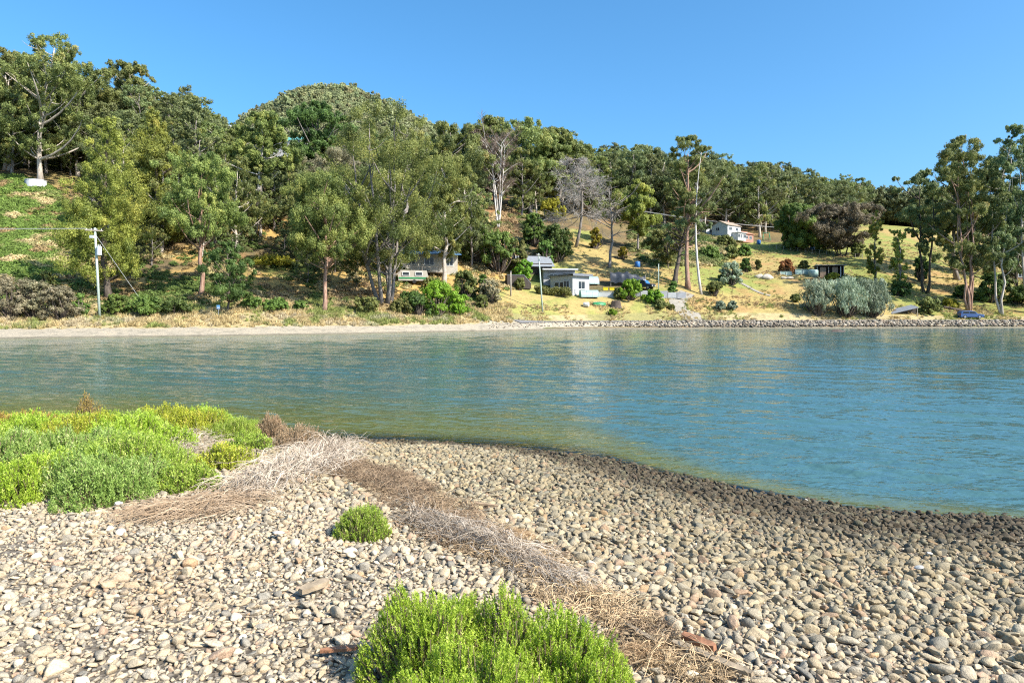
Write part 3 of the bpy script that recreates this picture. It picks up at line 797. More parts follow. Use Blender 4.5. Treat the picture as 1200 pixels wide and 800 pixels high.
def samph(k):
    if k not in SAMPH:
        P = dict(lime=((.16, .25, .02), (.38, .50, .055), (.55, .58, .15)), grass=((.15, .23, .03), (.34, .43, .065), (.50, .52, .15)),
                 blue=((.13, .20, .04), (.29, .38, .09), (.42, .46, .17)), gold=((.18, .21, .02), (.44, .46, .05), (.66, .50, .10)), rusty=((.20, .15, .03), (.46, .33, .08), (.55, .30, .16)),
                 pinkdry=((.34, .22, .11), (.60, .43, .26), None))[k]
        P = [q and tuple(c * 1.25 for c in q) for q in P]
        SAMPH[k] = mat_leaf('saltbush_' + k, P[0], P[1], trans=.38, rough=.45, objvar=.06, tip=P[2])
    return SAMPH[k]
# ================================================================== FOREGROUND BEACH
def stone_mesh(name, seed, mat, sub=3):
    import bmesh
    rng = np.random.default_rng(seed)
    bm = bmesh.new(); bmesh.ops.create_icosphere(bm, subdivisions=sub, radius=1.0)
    V = np.array([v.co[:] for v in bm.verts]); F = np.array([[v.index for v in f.verts] for f in bm.faces]); bm.free()
    P = V.copy()
    for k in range(rng.integers(7, 12)):                             # worn flats
        n = unit(rng.normal(size=3)); h = rng.uniform(.42, .80)
        d = P @ n - h; P -= np.where(d > 0, d * .90, 0)[:, None] * n
    for k in range(5):
        n = unit(rng.normal(size=3)); P *= (1 + .055 * np.sin((V @ n) * rng.uniform(1.5, 4) + rng.uniform(0, 6)))[:, None]
    slab = seed % 4 == 0
    P = P * np.array([1, rng.uniform(.5, .8) if slab else rng.uniform(.65, .98), rng.uniform(.25, .36) if slab else rng.uniform(.45, .8)])
    P /= np.abs(P[:, :2]).max()
    return nmesh(name, P, [F], [mat], True)

FOOT = []            # shrubs standing on the beach: (x, y, rx, ry)
STONE_COLS = np.array([1.07, .965, .80]) * np.array([(.46, .395, .30), (.42, .37, .29), (.38, .35, .30), (.50, .44, .35), (.36, .335, .29), (.45, .34, .27), (.58, .54, .47), (.27, .265, .25), (.50, .36, .24), (.43, .40, .35)])
STONE_P = np.array([.2, .18, .16, .14, .1, .06, .05, .05, .02, .04])

def build_stones():
    rng = np.random.default_rng(3)
    mat = mat_inst('cobble_stone', rough=.72, speckle=.28, scale=5.0, bump=.35, spec=.28, dist=.08)
    M = [stone_mesh('cobble', 100 + q, mat, 3 if q < 9 else 2) for q in range(16)]
    # dart throwing, big ones first
    n = 1000000
    D = rng.uniform(.6, 19.0, n); x = rng.uniform(-15.5, 14.5, n); inr = (np.abs(x) < .86 * D + 3.2) & (rng.uniform(0, 1, n) < np.clip((22 - D) / 14, .35, 1)); D, x = D[inr], x[inr]; n = len(x)
    s = shore_s(x, D)
    k = 1 - sstep(6.0, 8.5, s)
    r = (.0166 + .0086 * k) * np.exp(rng.normal(0, .44, n)); r = np.clip(r, .010, .068)
    near = np.clip(r * 800 / D, 0, 99)
    keep = (s > -.9) & ((x > -10) | (D < 12))
    x, D, s, r, k = [q[keep] for q in (x, D, s, r, k)]
    wm = wrack_mask(x, D)
    dirt = (1 - sstep(.25, .75, np.hypot(x + 4.25, (D - 5.75) * 1.4) + .5 * (fbm(x / .3, D / .3, 64, 3) - .5)))      # damp patch of earth at the left edge
    ok0 = rng.uniform(0, 1, len(x)) > np.maximum(wm * .74, dirt * .8)
    x, D, s, r, k, wm = [q[ok0] for q in (x, D, s, r, k, wm)]
    order = np.argsort(-r * rng.uniform(.75, 1.25, len(r)))
    cell = .08; grid = {}; sel = []
    for i in order:
        cx, cy = int(x[i] // cell), int(D[i] // cell); good = True
        for a in (-1, 0, 1):
            for b in (-1, 0, 1):
                for (xx, yy, rr) in grid.get((cx + a, cy + b), ()):
                    if (xx - x[i]) ** 2 + (yy - D[i]) ** 2 < (.74 * (rr + r[i])) ** 2: good = False; break
                if not good: break
            if not good: break
        if good:
            grid.setdefault((cx, cy), []).append((x[i], D[i], r[i])); sel.append(i)
    sel = np.array(sel); x, y, s, r, k, wm = [q[sel] for q in (x, D, s, r, k, wm)]
    n = len(x); print('STONES', n)
    z = beach_z(x, y) + r * rng.uniform(.12, .40, n)
    col = STONE_COLS[rng.choice(len(STONE_COLS), n, p=STONE_P)] * rng.uniform(.82, 1.15, (n, 1))
    pale = sstep(4.5, 8.0, s + 1.5 * (fbm(x / 1.2, y / 1.2, 61, 2) - .5))
    col = col * (.72 + .32 * pale)[:, None] * (1 - (1 - pale)[:, None] * np.array([.0, .0, .10]))
    right = sstep(-2, 3.5, x)
    wet = (1 - sstep(.25, 1.1 + 2.3 * right, s + 1.1 * (fbm(x / .8, y / .8, 62, 3) - .5)))
    tide = .52 * (1 - sstep(1.4, 5.6, s + 1.6 * (fbm(x / 1.1, y / 1.1, 63, 3) - .5))) * right   # weed film left by the tide
    wc = np.array([.060, .050, .036]) * np.sqrt(col / col.mean(1, keepdims=True)) * rng.uniform(.7, 1.5, (n, 1))
    f = np.clip(wet * .92 + tide, 0, .94)[:, None]; col = col * (1 - f) + wc * f
    green = (rng.uniform(0, 1, n) < .10)[:, None] * (.3 * (s < 5))[:, None]; col = col * (1 - green) + np.array([.24, .23, .13]) * green
    rust = ((fbm(x / .5, y / .5, 66, 2) > .66) & (x < -2) & (y < 7))[:, None] * .35; col = col * (1 - rust) + np.array([.42, .27, .14]) * rust
    rot = np.stack([rng.normal(0, .28, n), rng.normal(0, .28, n), rng.uniform(0, 6.28, n)], 1)
    scl = np.stack([r * rng.uniform(.95, 1.3, n), r * rng.uniform(.85, 1.1, n), r * rng.uniform(.8, 1.25, n)], 1)
    idx = rng.integers(0, 16, n)
    px = CX + FPX * x / y; py = HY - (z - CAMH) * FPX / y
    vis = (px > 2) & (px < 1198) & (py < 797)
    for (fx, fy, frx, fry) in FOOT: vis &= ((x - fx) / (frx + .12)) ** 2 + ((y - fy) / (fry + .12)) ** 2 > 1
    score = np.where(vis, (r * 800 / y), 0); top = np.argsort(-score)[:300]
    words = [('pale beige', .36), ('grey', .0)]
    for i in top:
        b = col[i].mean(); red = col[i][0] / col[i][2]
        w = 'pale cream' if b > .46 else ('dark grey' if b < .20 else ('pinkish tan' if red > 1.62 else ('grey' if red < 1.2 else 'beige')))
        o = link('cobble', M[idx[i]]); o.location = (x[i], y[i], z[i]); o.rotation_euler = rot[i]; o.scale = scl[i]
        o['scol'] = [float(c) for c in col[i]] ; 
        tag(o, 'large %s rounded cobble lying among the stones of the near beach' % w, 'stone', '%s cobbles on the near beach' % w)
    rest = np.ones(n, bool); rest[top] = False
    scatter('pebbles', np.stack([x, y, z], 1)[rest], rot[rest], scl[rest], col[rest], idx[rest], M)
    # small shingle filling the gaps of the nearest ground
    n = 22000; D = rng.uniform(1.0, 9, n); x = rng.uniform(-1, 1, n) * (.84 * D + 2.5); s = shore_s(x, D)
    r = rng.uniform(.011, .026, n); wmk = wrack_mask(x, D); kp = (s > 1.5) & (rng.uniform(0, 1, n) > wmk * .8); x, D, s, r = [q[kp] for q in (x, D, s, r)]; n = len(x)
    col = STONE_COLS[rng.choice(len(STONE_COLS), n, p=STONE_P)] * rng.uniform(.75, 1.2, (n, 1))
    rot = rng.uniform(-.5, .5, (n, 3)); rot[:, 2] *= 6
    scatter('shingle', np.stack([x, D, beach_z(x, D) + r * .3], 1), rot, np.stack([r * 1.2, r, r * .9], 1), col, rng.integers(9, 16, n), M)

def twig_heap(rng, spine, n, w, length, h, thick):
    """tangle of thin bleached branches arching along a line"""
    mb = MB(); sp = np.array(spine); seg = np.cumsum([0] + [np.linalg.norm(b - a) for a, b in zip(sp[:-1], sp[1:])])
    for q in range(n):
        t = rng.uniform(0, seg[-1]); p = np.array([np.interp(t, seg, sp[:, k]) for k in range(3)])
        p2 = np.array([np.interp(min(seg[-1], t + .15), seg, sp[:, k]) for k in range(3)]) - np.array([np.interp(max(0, t - .15), seg, sp[:, k]) for k in range(3)])
        base = math.atan2(p2[1], p2[0]); a = base + rng.normal(0, .42) + (math.pi if rng.uniform() < .4 else 0)
        off = rng.normal(0, w * .5); L = length * rng.uniform(.4, 1.3)
        s0 = p + np.array([-math.sin(base) * off, math.cos(base) * off, 0])
        e = s0 + np.array([math.cos(a) * L, math.sin(a) * L, 0]); 
        s0[2] = BZ(s0[0], s0[1]) + rng.uniform(.01, h * .5); e[2] = BZ(e[0], e[1]) + rng.uniform(.01, h * .5)
        hump = h * max(0, 1 - abs(off) / (w * 1.1)) * rng.uniform(.1, 1.0)
        P = curve(s0, e, np.array([rng.normal() * .07 * L, rng.normal() * .07 * L, hump * .8]), 8)
        P[1:-1] += rng.normal(size=(6, 3)) * .012 * L
        v = np.clip(rng.normal(.55, .22), 0, 1)
        mb.tube(P, np.linspace(thick, thick * .35, 8) * rng.uniform(.5, 1.3), 3, a=v, cap=False)
        for z in range(rng.integers(1, 4)):
            i = rng.integers(1, 6); d = unit(P[i + 1] - P[i] + rng.normal(size=3) * .5 * np.linalg.norm(P[i + 1] - P[i])); l = L * rng.uniform(.12, .35)
            e2 = P[i] + d * l; e2[2] = max(e2[2], BZ(e2[0], e2[1]) + .005)
            mb.tube(curve(P[i], e2, rng.normal(size=3) * .06 * l, 4), np.linspace(thick * .45, thick * .2, 4), 3, a=v, cap=False)
    return mb

def mat_twig(name, a, b, c):
    m, nt = new_mat(name); at_ = N(nt, 'ShaderNodeAttribute', attribute_name='v')
    r = ramp(nt, [(0, a), (.5, b), (1, c)]); nt.links.new(at_.outputs['Fac'], r.inputs[0])
    p = N(nt, 'ShaderNodeBsdfPrincipled', Roughness=.8); p.inputs['Specular IOR Level'].default_value = .2
    nt.links.new(r.outputs[0], p.inputs['Base Color']); out(nt, p.outputs[0]); return m

def merge_lobes(lobes):
    S, Fo = MB(), MB()
    for (st, fo, off) in lobes:
        for src, dst in ((st, S), (fo, Fo)):
            V = np.concatenate(src.V) + np.asarray(off); A = np.concatenate(src.A)
            F = [f for f in src.F]; byk = {}
            for f in F: byk.setdefault(f.shape[1], []).append(f)
            dst.add(V, [np.concatenate(v) for v in byk.values()], A)
    return S, Fo

def build_foreground():
    rng = np.random.default_rng(21)
    stemm = mat_twig('shrub_stem', (.10, .07, .04), (.20, .15, .09), (.30, .24, .15))
    def shrub(name, label, loc, st, fo, pal, rz=0, group=None):
        r = thing(name, label, 'shrub', loc, rz, group)
        st.build('stems', stemm, r); fo.build('foliage', samph(pal), r); return r
    # --- the big bush at the bottom of the picture: three lobes of one plant
    def P3(px, D):
        x = (px - CX) / FPX * D; return np.array([x, D, BZ(x, D)])
    c0 = P3(560, 3.45)
    lob = []
    for (px, D, rx, ry, h, n) in ((508, 3.75, .37, .36, .47, 2000), (590, 3.66, .30, .30, .45, 1200), (655, 3.46, .40, .38, .43, 2000), (550, 3.12, .44, .34, .44, 2100), (705, 3.10, .28, .32, .33, 1000)):
        c = P3(px, D); st, fo = sprig_shrub(rng, rx, ry, h, n, .090, .015, 30, .32); lob.append((st, fo, c - c0)); FOOT.append((c[0], c[1], rx, ry))
    st, fo = merge_lobes(lob)
    shrub('saltbush', 'large bright lime green fine-leaved bush on the pebbles at the bottom of the picture', c0, st, fo, 'lime')
    # --- small round bush
    c = b_at(425, 630); st, fo = sprig_shrub(rng, .27, .25, .29, 1000, .085, .018, 22, .12)
    shrub('saltbush', 'small round green bush alone on the pebbles beside the dead brush', c, st, fo, 'grass'); FOOT.append((c.x, c.y, .27, .25))
    # --- carpet of low bushes on the left
    protos = []
    rows = [(7.45, (-165, -70, 25, 112), .70), (8.7, (-180, -95, -5, 80, 145), .75), (10.0, (-150, -70, 20, 100, 140), .72), (11.6, (-130, -60, 20, 95, 150), .8), (13.2, (-130, -60, 15, 85, 150), .85),
            (14.8, (-105, -40, 25, 85, 150, 215, 268), .85), (16.2, (-75, -10, 60, 125, 185, 240, 290), .75)]
    pals = ['grass', 'lime', 'blue', 'gold', 'grass', 'rusty']
    lib = {}
    for q, pal in enumerate(pals):
        st, fo = sprig_shrub(rng, 1.0, .95, .62, 1900, .25, .048, 18, .38)
        lib[pal] = (st.mesh('stems', stemm), fo.mesh('foliage', samph(pal)))
    names = {'grass': 'mid green', 'lime': 'lime green', 'blue': 'bluish green', 'gold': 'yellow-tinged', 'rusty': 'orange-tinged'}
    for D, pxs, r in rows:
        for px in pxs:
            x = (px - CX) / FPX * D; y = D + rng.uniform(-.2, .2)
            u = rng.uniform(); pal = 'grass' if u < .34 else 'lime' if u < .6 else 'blue' if u < .82 else 'gold'
            if D < 9 and px > 60: pal = 'blue' if px < 120 else 'grass'
            if D > 11 and px < 10: pal = 'gold'
            if px in (15, -60, 25) and D > 11.7 or (D == 11.6 and px == 20): pal = 'lime' if D == 11.6 else 'rusty'
            if px in (215, 240) or (D > 14 and px == 150): pal = 'gold' if px == 215 else 'lime'
            if px >= 268: pal = 'grass'
            sc = r * rng.uniform(.9, 1.15); 
            if px >= 268: sc *= .8
            z = BZ(x, y); top = Zof(484 if px < 160 else 478 if px < 262 else 490, y) if D > 13 else z + .62 * sc * 1.05
            hz = np.clip((top - z) / .62, .55, 1.15) * rng.uniform(.9, 1.0)
            lb = 'low %s fleshy-leaved bush merging into the carpet of bushes beside the water' % names[pal]
            rt = thing('saltbush', lb, 'shrub', (x, y, z - .02), rng.uniform(0, 6.28), 'carpet of low bushes on the left of the beach')
            rt.scale = (sc, sc, hz)
            link('stems', lib[pal][0], rt); link('foliage', lib[pal][1], rt); FOOT.append((x, y, sc, sc))
    # --- creeping leafy plants between the brush
    for (px, py, rx, ry, h, pal, lb) in ((292, 527, .42, .5, .20, 'grass', 'low leafy green creeper on the pebbles, farthest of the three by the dead brush'),
                                         (262, 548, .42, .42, .19, 'gold', 'yellow-green creeping plant between two other creepers by the dead brush'),
                                         (218, 572, .36, .34, .17, 'grass', 'green creeper with trailing edge, nearest the large carpet of bushes')):
        c = b_at(px, py); st, fo = sprig_shrub(rng, rx, ry, h * 1.5, 560, .14, .05, 10, .4)
        shrub('creeping_plant', lb, c, st, fo, pal)
    for (px, py, rx, h, lb) in ((100, 512, .32, .75, 'dry pinkish seed-head plant sticking up above the green bushes'), (318, 512, .4, .5, 'dry pinkish tuft at the right end of the green bushes'),
                                (350, 527, .55, .46, 'brownish pink dry shrub at the top of the bleached brush heap')):
        c = b_at(px, py); st, fo = sprig_shrub(rng, rx, rx, h, 700, .16, .03, 9, .3)
        shrub('dry_shrub', lb, c, st, fo, 'rusty' if px == 100 else 'pinkdry')
    # --- bleached brush
    tw = mat_twig('bleached_twig', (.19, .135, .09), (.44, .355, .265), (.66, .57, .45)); tw2 = mat_twig('brown_twig', (.17, .11, .065), (.34, .24, .15), (.54, .42, .29))
    def sp(*q): return [np.array(b_at(*k)) for k in q]
    for (spn, n, w, L, h, th, m, lb) in (
            (sp((402, 533), (372, 546), (332, 566), (296, 584)), 900, .34, .70, .42, .0048, tw, 'heap of bleached white dead branches sweeping down beside the green bushes'),
            (sp((285, 590), (240, 600), (190, 608)), 600, .26, .5, .18, .0042, tw2, 'low brown tangle of dead brush at the foot of the green bushes'),
            (sp((262, 508), (215, 522), (180, 556)), 520, .40, .6, .26, .0046, tw, 'small pale brush pile between the green bushes and the creepers'),
            (sp((480, 612), (540, 632), (600, 655)), 430, .22, .42, .22, .0034, tw, 'bleached brush heap right of the small round bush'),
            (sp((590, 640), (625, 668), (672, 690)), 380, .17, .38, .15, .003, tw, 'pale dead branches fanned out above the big lime green bush'),
            (sp((430, 555), (480, 585), (530, 612)), 260, .30, .35, .08, .003, tw2, 'dark matted dead twigs along the crest of the beach')):
        mb = twig_heap(rng, spn, n, w, L, h, th)
        o = mb.build('dead_brush', m); tag(o, lb, 'dead brush')
    # --- dry weed and straw cast up along the crest
    n = 5600; x = rng.uniform(-4.5, 1.7, n); y = rng.uniform(2.7, 10.5, n); wm = wrack_mask(x, y)
    kp = rng.uniform(0, 1, n) < wm; x, y = x[kp], y[kp]; n = len(x)
    blades = []
    wm_ = mat_inst('dry_weed', .9, .1, 20, 0, trans=.1)
    for q in range(5):
        mb = MB()
        for z in range(16):
            a = rng.uniform(0, 6.28); L = rng.uniform(.05, .16); s0 = np.array([rng.normal() * .03, rng.normal() * .03, rng.uniform(0, .02)])
            mb.tube(curve(s0, s0 + np.array([math.cos(a) * L, math.sin(a) * L, rng.uniform(-.005, .03)]), rng.normal(size=3) * .02 + np.array([0, 0, .012]), 5), .0016, 3, a=rng.uniform(0, 1), cap=False)
        nf = 14; mb.leaves(np.stack([rng.normal(0, .05, nf), rng.normal(0, .05, nf), rng.uniform(.002, .02, nf)], 1), unit(rng.normal(size=(nf, 3)) * np.array([1, 1, .2])), unit(np.array([0, 0, 1]) + rng.normal(size=(nf, 3)) * .4), rng.uniform(.02, .055, nf), rng.uniform(.008, .02, nf), rng.uniform(0, 1, nf))
        blades.append(mb.mesh('weed', wm_))
    d, kk = wrack_d(x, y)
    tan = sstep(1.2, 3.2, kk + 3 * (fbm(x / .4, y / .4, 71, 3) - .5)) * .8 * (fbm(x / .3, y / .3, 72, 2) > .42)
    col = (1 - tan[:, None]) * np.array([.28, .195, .12]) + tan[:, None] * np.array([.58, .42, .24]); col *= rng.uniform(.6, 1.3, (n, 1))
    scatter('beach_wrack_litter', np.stack([x, y, beach_z(x, y) + .015], 1), np.stack([rng.normal(0, .2, n), rng.normal(0, .2, n), rng.uniform(0, 6.28, n)], 1), np.repeat(rng.uniform(.7, 1.5, (n, 1)), 3, 1), col, rng.integers(0, 5, n), blades)
    # straw mat humps
    for (px, py, rx, h, lb) in ((752, 772, .22, .08, 'matted tan straw clump beside the big lime bush'), (600, 632, .25, .12, 'tan straw clump on the brush heap'), (640, 668, .22, .09, 'golden brown straw mat right of the bleached branches')):
        c = b_at(px, py); mb = MB(); nn = 1500
        a = rng.uniform(0, 6.28, nn); u = np.sqrt(rng.uniform(0, 1, nn)); p = np.stack([rx * u * np.cos(a), rx * .8 * u * np.sin(a), h * (1 - u ** 2) * rng.uniform(.3, 1, nn)], 1)
        dd = unit(rng.normal(size=(nn, 3)) * np.array([1, 1, .35]))
        mb.leaves(p, dd, rvec(nn, rng), rng.uniform(.05, .13, nn), .0028, rng.uniform(0, 1, nn))
        o = mb.build('straw_clump', mat_leaf('straw_%d' % px, (.30, .18, .09), (.62, .44, .25), .15, .8, .02)); o.location = c; tag(o, lb, 'dry straw')
    # --- driftwood and shells
    wood = mat_paint('driftwood', (.34, .26, .17), .85, .22, 9, bump=.5); rw = mat_paint('red_driftwood', (.36, .17, .09), .8, .25, 9, bump=.5)
    def board(p, q, w, t, m, name, lb, cat, lift=.03):
        a, b = b_at(*p), b_at(*q); d = b - a; L = d.length; mb = MB()
        nseg = 7; xs = np.linspace(-L / 2, L / 2, nseg)
        V = []
        for k, xx in enumerate(xs):
            tap = 1 if 0 < k < nseg - 1 else .55
            V += [(xx, -w / 2 * tap + rng.normal() * w * .04, -t / 2), (xx, w / 2 * tap + rng.normal() * w * .04, -t / 2), (xx, w / 2 * tap, t / 2 + rng.normal() * t * .08), (xx, -w / 2 * tap, t / 2 + rng.normal() * t * .08)]
        F = [[k * 4 + e, k * 4 + (e + 1) % 4, (k + 1) * 4 + (e + 1) % 4, (k + 1) * 4 + e] for k in range(nseg - 1) for e in range(4)] + [[3, 2, 1, 0], [nseg * 4 - 4, nseg * 4 - 3, nseg * 4 - 2, nseg * 4 - 1]]
        mb.add(V, [np.array(F)]); o = mb.build(name, m); o.location = (a + b) / 2 + Vector((0, 0, lift + t / 2))
        o.rotation_euler = (.12, -math.asin(d.z / L), math.atan2(d.y, d.x)); tag(o, lb, cat)
    board((788, 764), (882, 803), .045, .022, wood, 'driftwood_plank', 'long thin weathered plank lying on pebbles at bottom edge', 'driftwood', .05)
    board((800, 757), (838, 772), .055, .035, rw, 'driftwood_block', 'short reddish broken wood block beside the long plank', 'driftwood', .05)
    board((735, 742), (768, 762), .03, .015, wood, 'driftwood_stick', 'pale split stick beside the lime bush and straw', 'driftwood', .05)
    board((352, 705), (384, 692), .07, .035, wood, 'driftwood_slab', 'flat tan slab of wood lying on the pale pebbles', 'driftwood', .05)
    board((375, 773), (420, 768), .03, .02, rw, 'driftwood_stick', 'reddish stick lying on pebbles left of the big lime bush', 'driftwood', .04)
    board((556, 594), (584, 598), .03, .02, tw2, 'driftwood_stick', 'dark stick on the pebbles seaward of the brush heap', 'driftwood', .04)
    sh = mat_paint('oyster_shell', (.55, .52, .46), .5, .14, 40, bump=.3)
    for (px, py, r, lb) in ((645, 657, .03, 'white oyster shell on the straw beside the bleached branches'), (1078, 672, .04, 'white oyster shell among the dark stones near the water'), (1090, 655, .03, 'pale shell fragment just behind the white oyster shell'), (945, 590, .035, 'white shell on dark stones at the water edge'),
                            (325, 632, .05, 'white shell on the pebbles left of the small bush'), (140, 596, .045, 'white shell lump under the edge of the green bushes')):
        c = b_at(px, py); mb = MB(); ang = np.linspace(0, 2 * math.pi, 15)[:-1]; V = []
        for ring, (rr, zz) in enumerate(((1, 0), (.8, .16), (.45, .26), (.12, .3))):
            V += [(r * rr * math.cos(a) * (1.35 if math.cos(a) > 0 else .9) * (1 + .08 * math.sin(5 * a)), r * rr * .8 * math.sin(a), r * (zz + (.05 * math.sin(7 * a) if ring < 2 else 0))) for a in ang]
        F = [[k * 14 + e, k * 14 + (e + 1) % 14, (k + 1) * 14 + (e + 1) % 14, (k + 1) * 14 + e] for k in range(3) for e in range(14)]
        mb.add(V, [np.array(F), np.array([list(range(42, 56))]), np.array([list(range(13, -1, -1))])]); o = mb.build('oyster_shell', sh, None, True); o.location = c + Vector((0, 0, .06)); o.rotation_euler = (rng.uniform(-.4, .4), rng.uniform(-.4, .4), rng.uniform(0, 6)); tag(o, lb, 'shell')
# ================================================================== BUILDINGS, POLES AND VEHICLES ON THE FAR SHORE
MT = {}
def M_(k):
    if k not in MT:
        MT[k] = dict(
            white=lambda: mat_paint('white_weatherboard', (.56, .555, .54), .6, .07, 1.2), grey=lambda: mat_paint('grey_board', (.36, .36, .37), .7, .1, 1.5, dirt=(.22, .21, .2)),
            palewall=lambda: mat_paint('pale_grey_wall', (.43, .43, .42), .7, .08, 1.5), dkroof=lambda: mat_paint('dark_metal_roof', (.16, .17, .19), .45, .1, 1, spec=.5),
            brownroof=lambda: mat_paint('brown_tiles', (.34, .26, .19), .8, .14, 5), redroof=lambda: mat_paint('red_tiles', (.42, .20, .13), .8, .14, 5),
            brick=lambda: mat_paint('red_brick', (.38, .20, .15), .85, .14, 6), glass=lambda: mat_paint('window_glass', (.03, .04, .05), .18, .1, 1, spec=.35),
            frame=lambda: mat_paint('white_frame', (.55, .55, .53), .5, .05, 2), dark=lambda: mat_paint('dark_timber', (.07, .055, .045), .8, .2, 4), brown=lambda: mat_paint('brown_panel', (.27, .19, .13), .8, .15, 4),
            galv=lambda: mat_paint('galvanised_sheet', (.26, .275, .29), .6, .12, 2, metal=.1, spec=.3), copperpole=lambda: mat_paint('treated_pole', (.40, .47, .40), .85, .12, 3),
            wood=lambda: mat_paint('grey_timber', (.36, .31, .25), .85, .15, 4), wire=lambda: mat_paint('bare_cable', (.40, .40, .39), .5, .05, 2), ceram=lambda: mat_paint('insulator', (.6, .6, .6), .3, .05, 5),
            transf=lambda: mat_paint('transformer_grey', (.50, .53, .56), .5, .07, 2), tank=lambda: mat_paint('white_tank', (.6, .6, .6), .55, .06, .8), teal=lambda: mat_paint('teal_cloth', (.16, .47, .42), .6, .1, 2),
            poly=lambda: mat_paint('greenhouse_film', (.31, .42, .37), .35, .08, 1, spec=.5), tarp=lambda: mat_paint('black_tarpaulin', (.035, .04, .05), .4, .2, 2, bump=.6, spec=.5), blue=lambda: mat_paint('blue_roof_sheet', (.10, .22, .40), .45, .12, 1),
            cream=lambda: mat_paint('cream_wall', (.42, .38, .31), .7, .1, 1.5), yellow=lambda: mat_paint('yellow_plastic', (.70, .55, .02), .4, .05, 2), bluecar=lambda: mat_paint('blue_car_paint', (.05, .10, .24), .25, .05, 1, spec=.6),
            darkcar=lambda: mat_paint('dark_car_paint', (.03, .035, .045), .3, .05, 1, spec=.6), tyre=lambda: mat_paint('tyre_rubber', (.02, .02, .02), .8, .1, 5), rim=lambda: mat_paint('alloy_rim', (.5, .5, .52), .3, .05, 5, metal=.8),
            lamp=lambda: mat_paint('lamp_lens', (.75, .75, .72), .15, .03, 4, spec=.7), redlamp=lambda: mat_paint('tail_lens', (.4, .02, .02), .2, .03, 4, spec=.7), greenp=lambda: mat_paint('green_plastic', (.03, .22, .08), .45, .1, 2),
            bluep=lambda: mat_paint('blue_plastic', (.04, .16, .42), .45, .1, 2), stone=lambda: mat_paint('pale_stone', (.42, .38, .31), .9, .15, 2, bump=.6), concrete=lambda: mat_paint('concrete', (.46, .45, .43), .85, .12, 1.2, dirt=(.3, .29, .27)),
            asphalt=lambda: mat_paint('worn_asphalt', (.21, .20, .19), .9, .12, .8), gravel=lambda: mat_paint('gravel_track', (.29, .26, .21), .95, .14, 1.5, bump=.4), sign=lambda: mat_paint('blue_sign', (.12, .30, .55), .5, .06, 3),
            log=lambda: mat_paint('charred_log', (.10, .075, .06), .9, .2, 3, bump=.6), orange=lambda: mat_paint('orange_plastic', (.75, .22, .04), .5, .05, 2))[k]()
    return MT[k]

def window(parent, c, w, h, face='-y', bars=1):
    """frame with pane; c = centre on the wall face"""
    f = MB(); p = MB(); t = .12; o = .05
    def bx(mb, u, v, du, dv, d, depth):
        if face == '-y': mb.box((c[0] + u, c[1] - d, c[2] + v), (du, depth, dv))
        else: mb.box((c[0] - d, c[1] + u, c[2] + v), (depth, du, dv))
    bx(f, 0, h / 2, w + t, t, o, .1); bx(f, 0, -h / 2, w + t, t, o, .1); bx(f, -w / 2, 0, t, h - t, o, .1); bx(f, w / 2, 0, t, h - t, o, .1)
    for k in range(bars): bx(f, -w / 2 + w * (k + 1) / (bars + 1), 0, .08, h - t, o, .08)
    bx(p, 0, 0, w - t, h - t, .02, .02)
    fo = f.build('window', M_('frame'), parent); p.build('pane', M_('glass'), fo); return fo

def gable(mb, L, W, h0, rise, ov=.35, th=.12, x0=0, y0=0):
    """two roof slopes, ridge along x"""
    for sgn in (-1, 1):
        a = math.atan2(rise, W / 2); sl = math.hypot(W / 2 + ov, (W / 2 + ov) * math.tan(a))
        cy = sgn * (W / 2 + ov) / 2; cz = h0 + rise - (W / 2 + ov) / 2 * math.tan(a) + th / 2
        mb.box((x0, y0 + cy, cz + .02), (L + 2 * ov, sl, th), rx=-sgn * a)

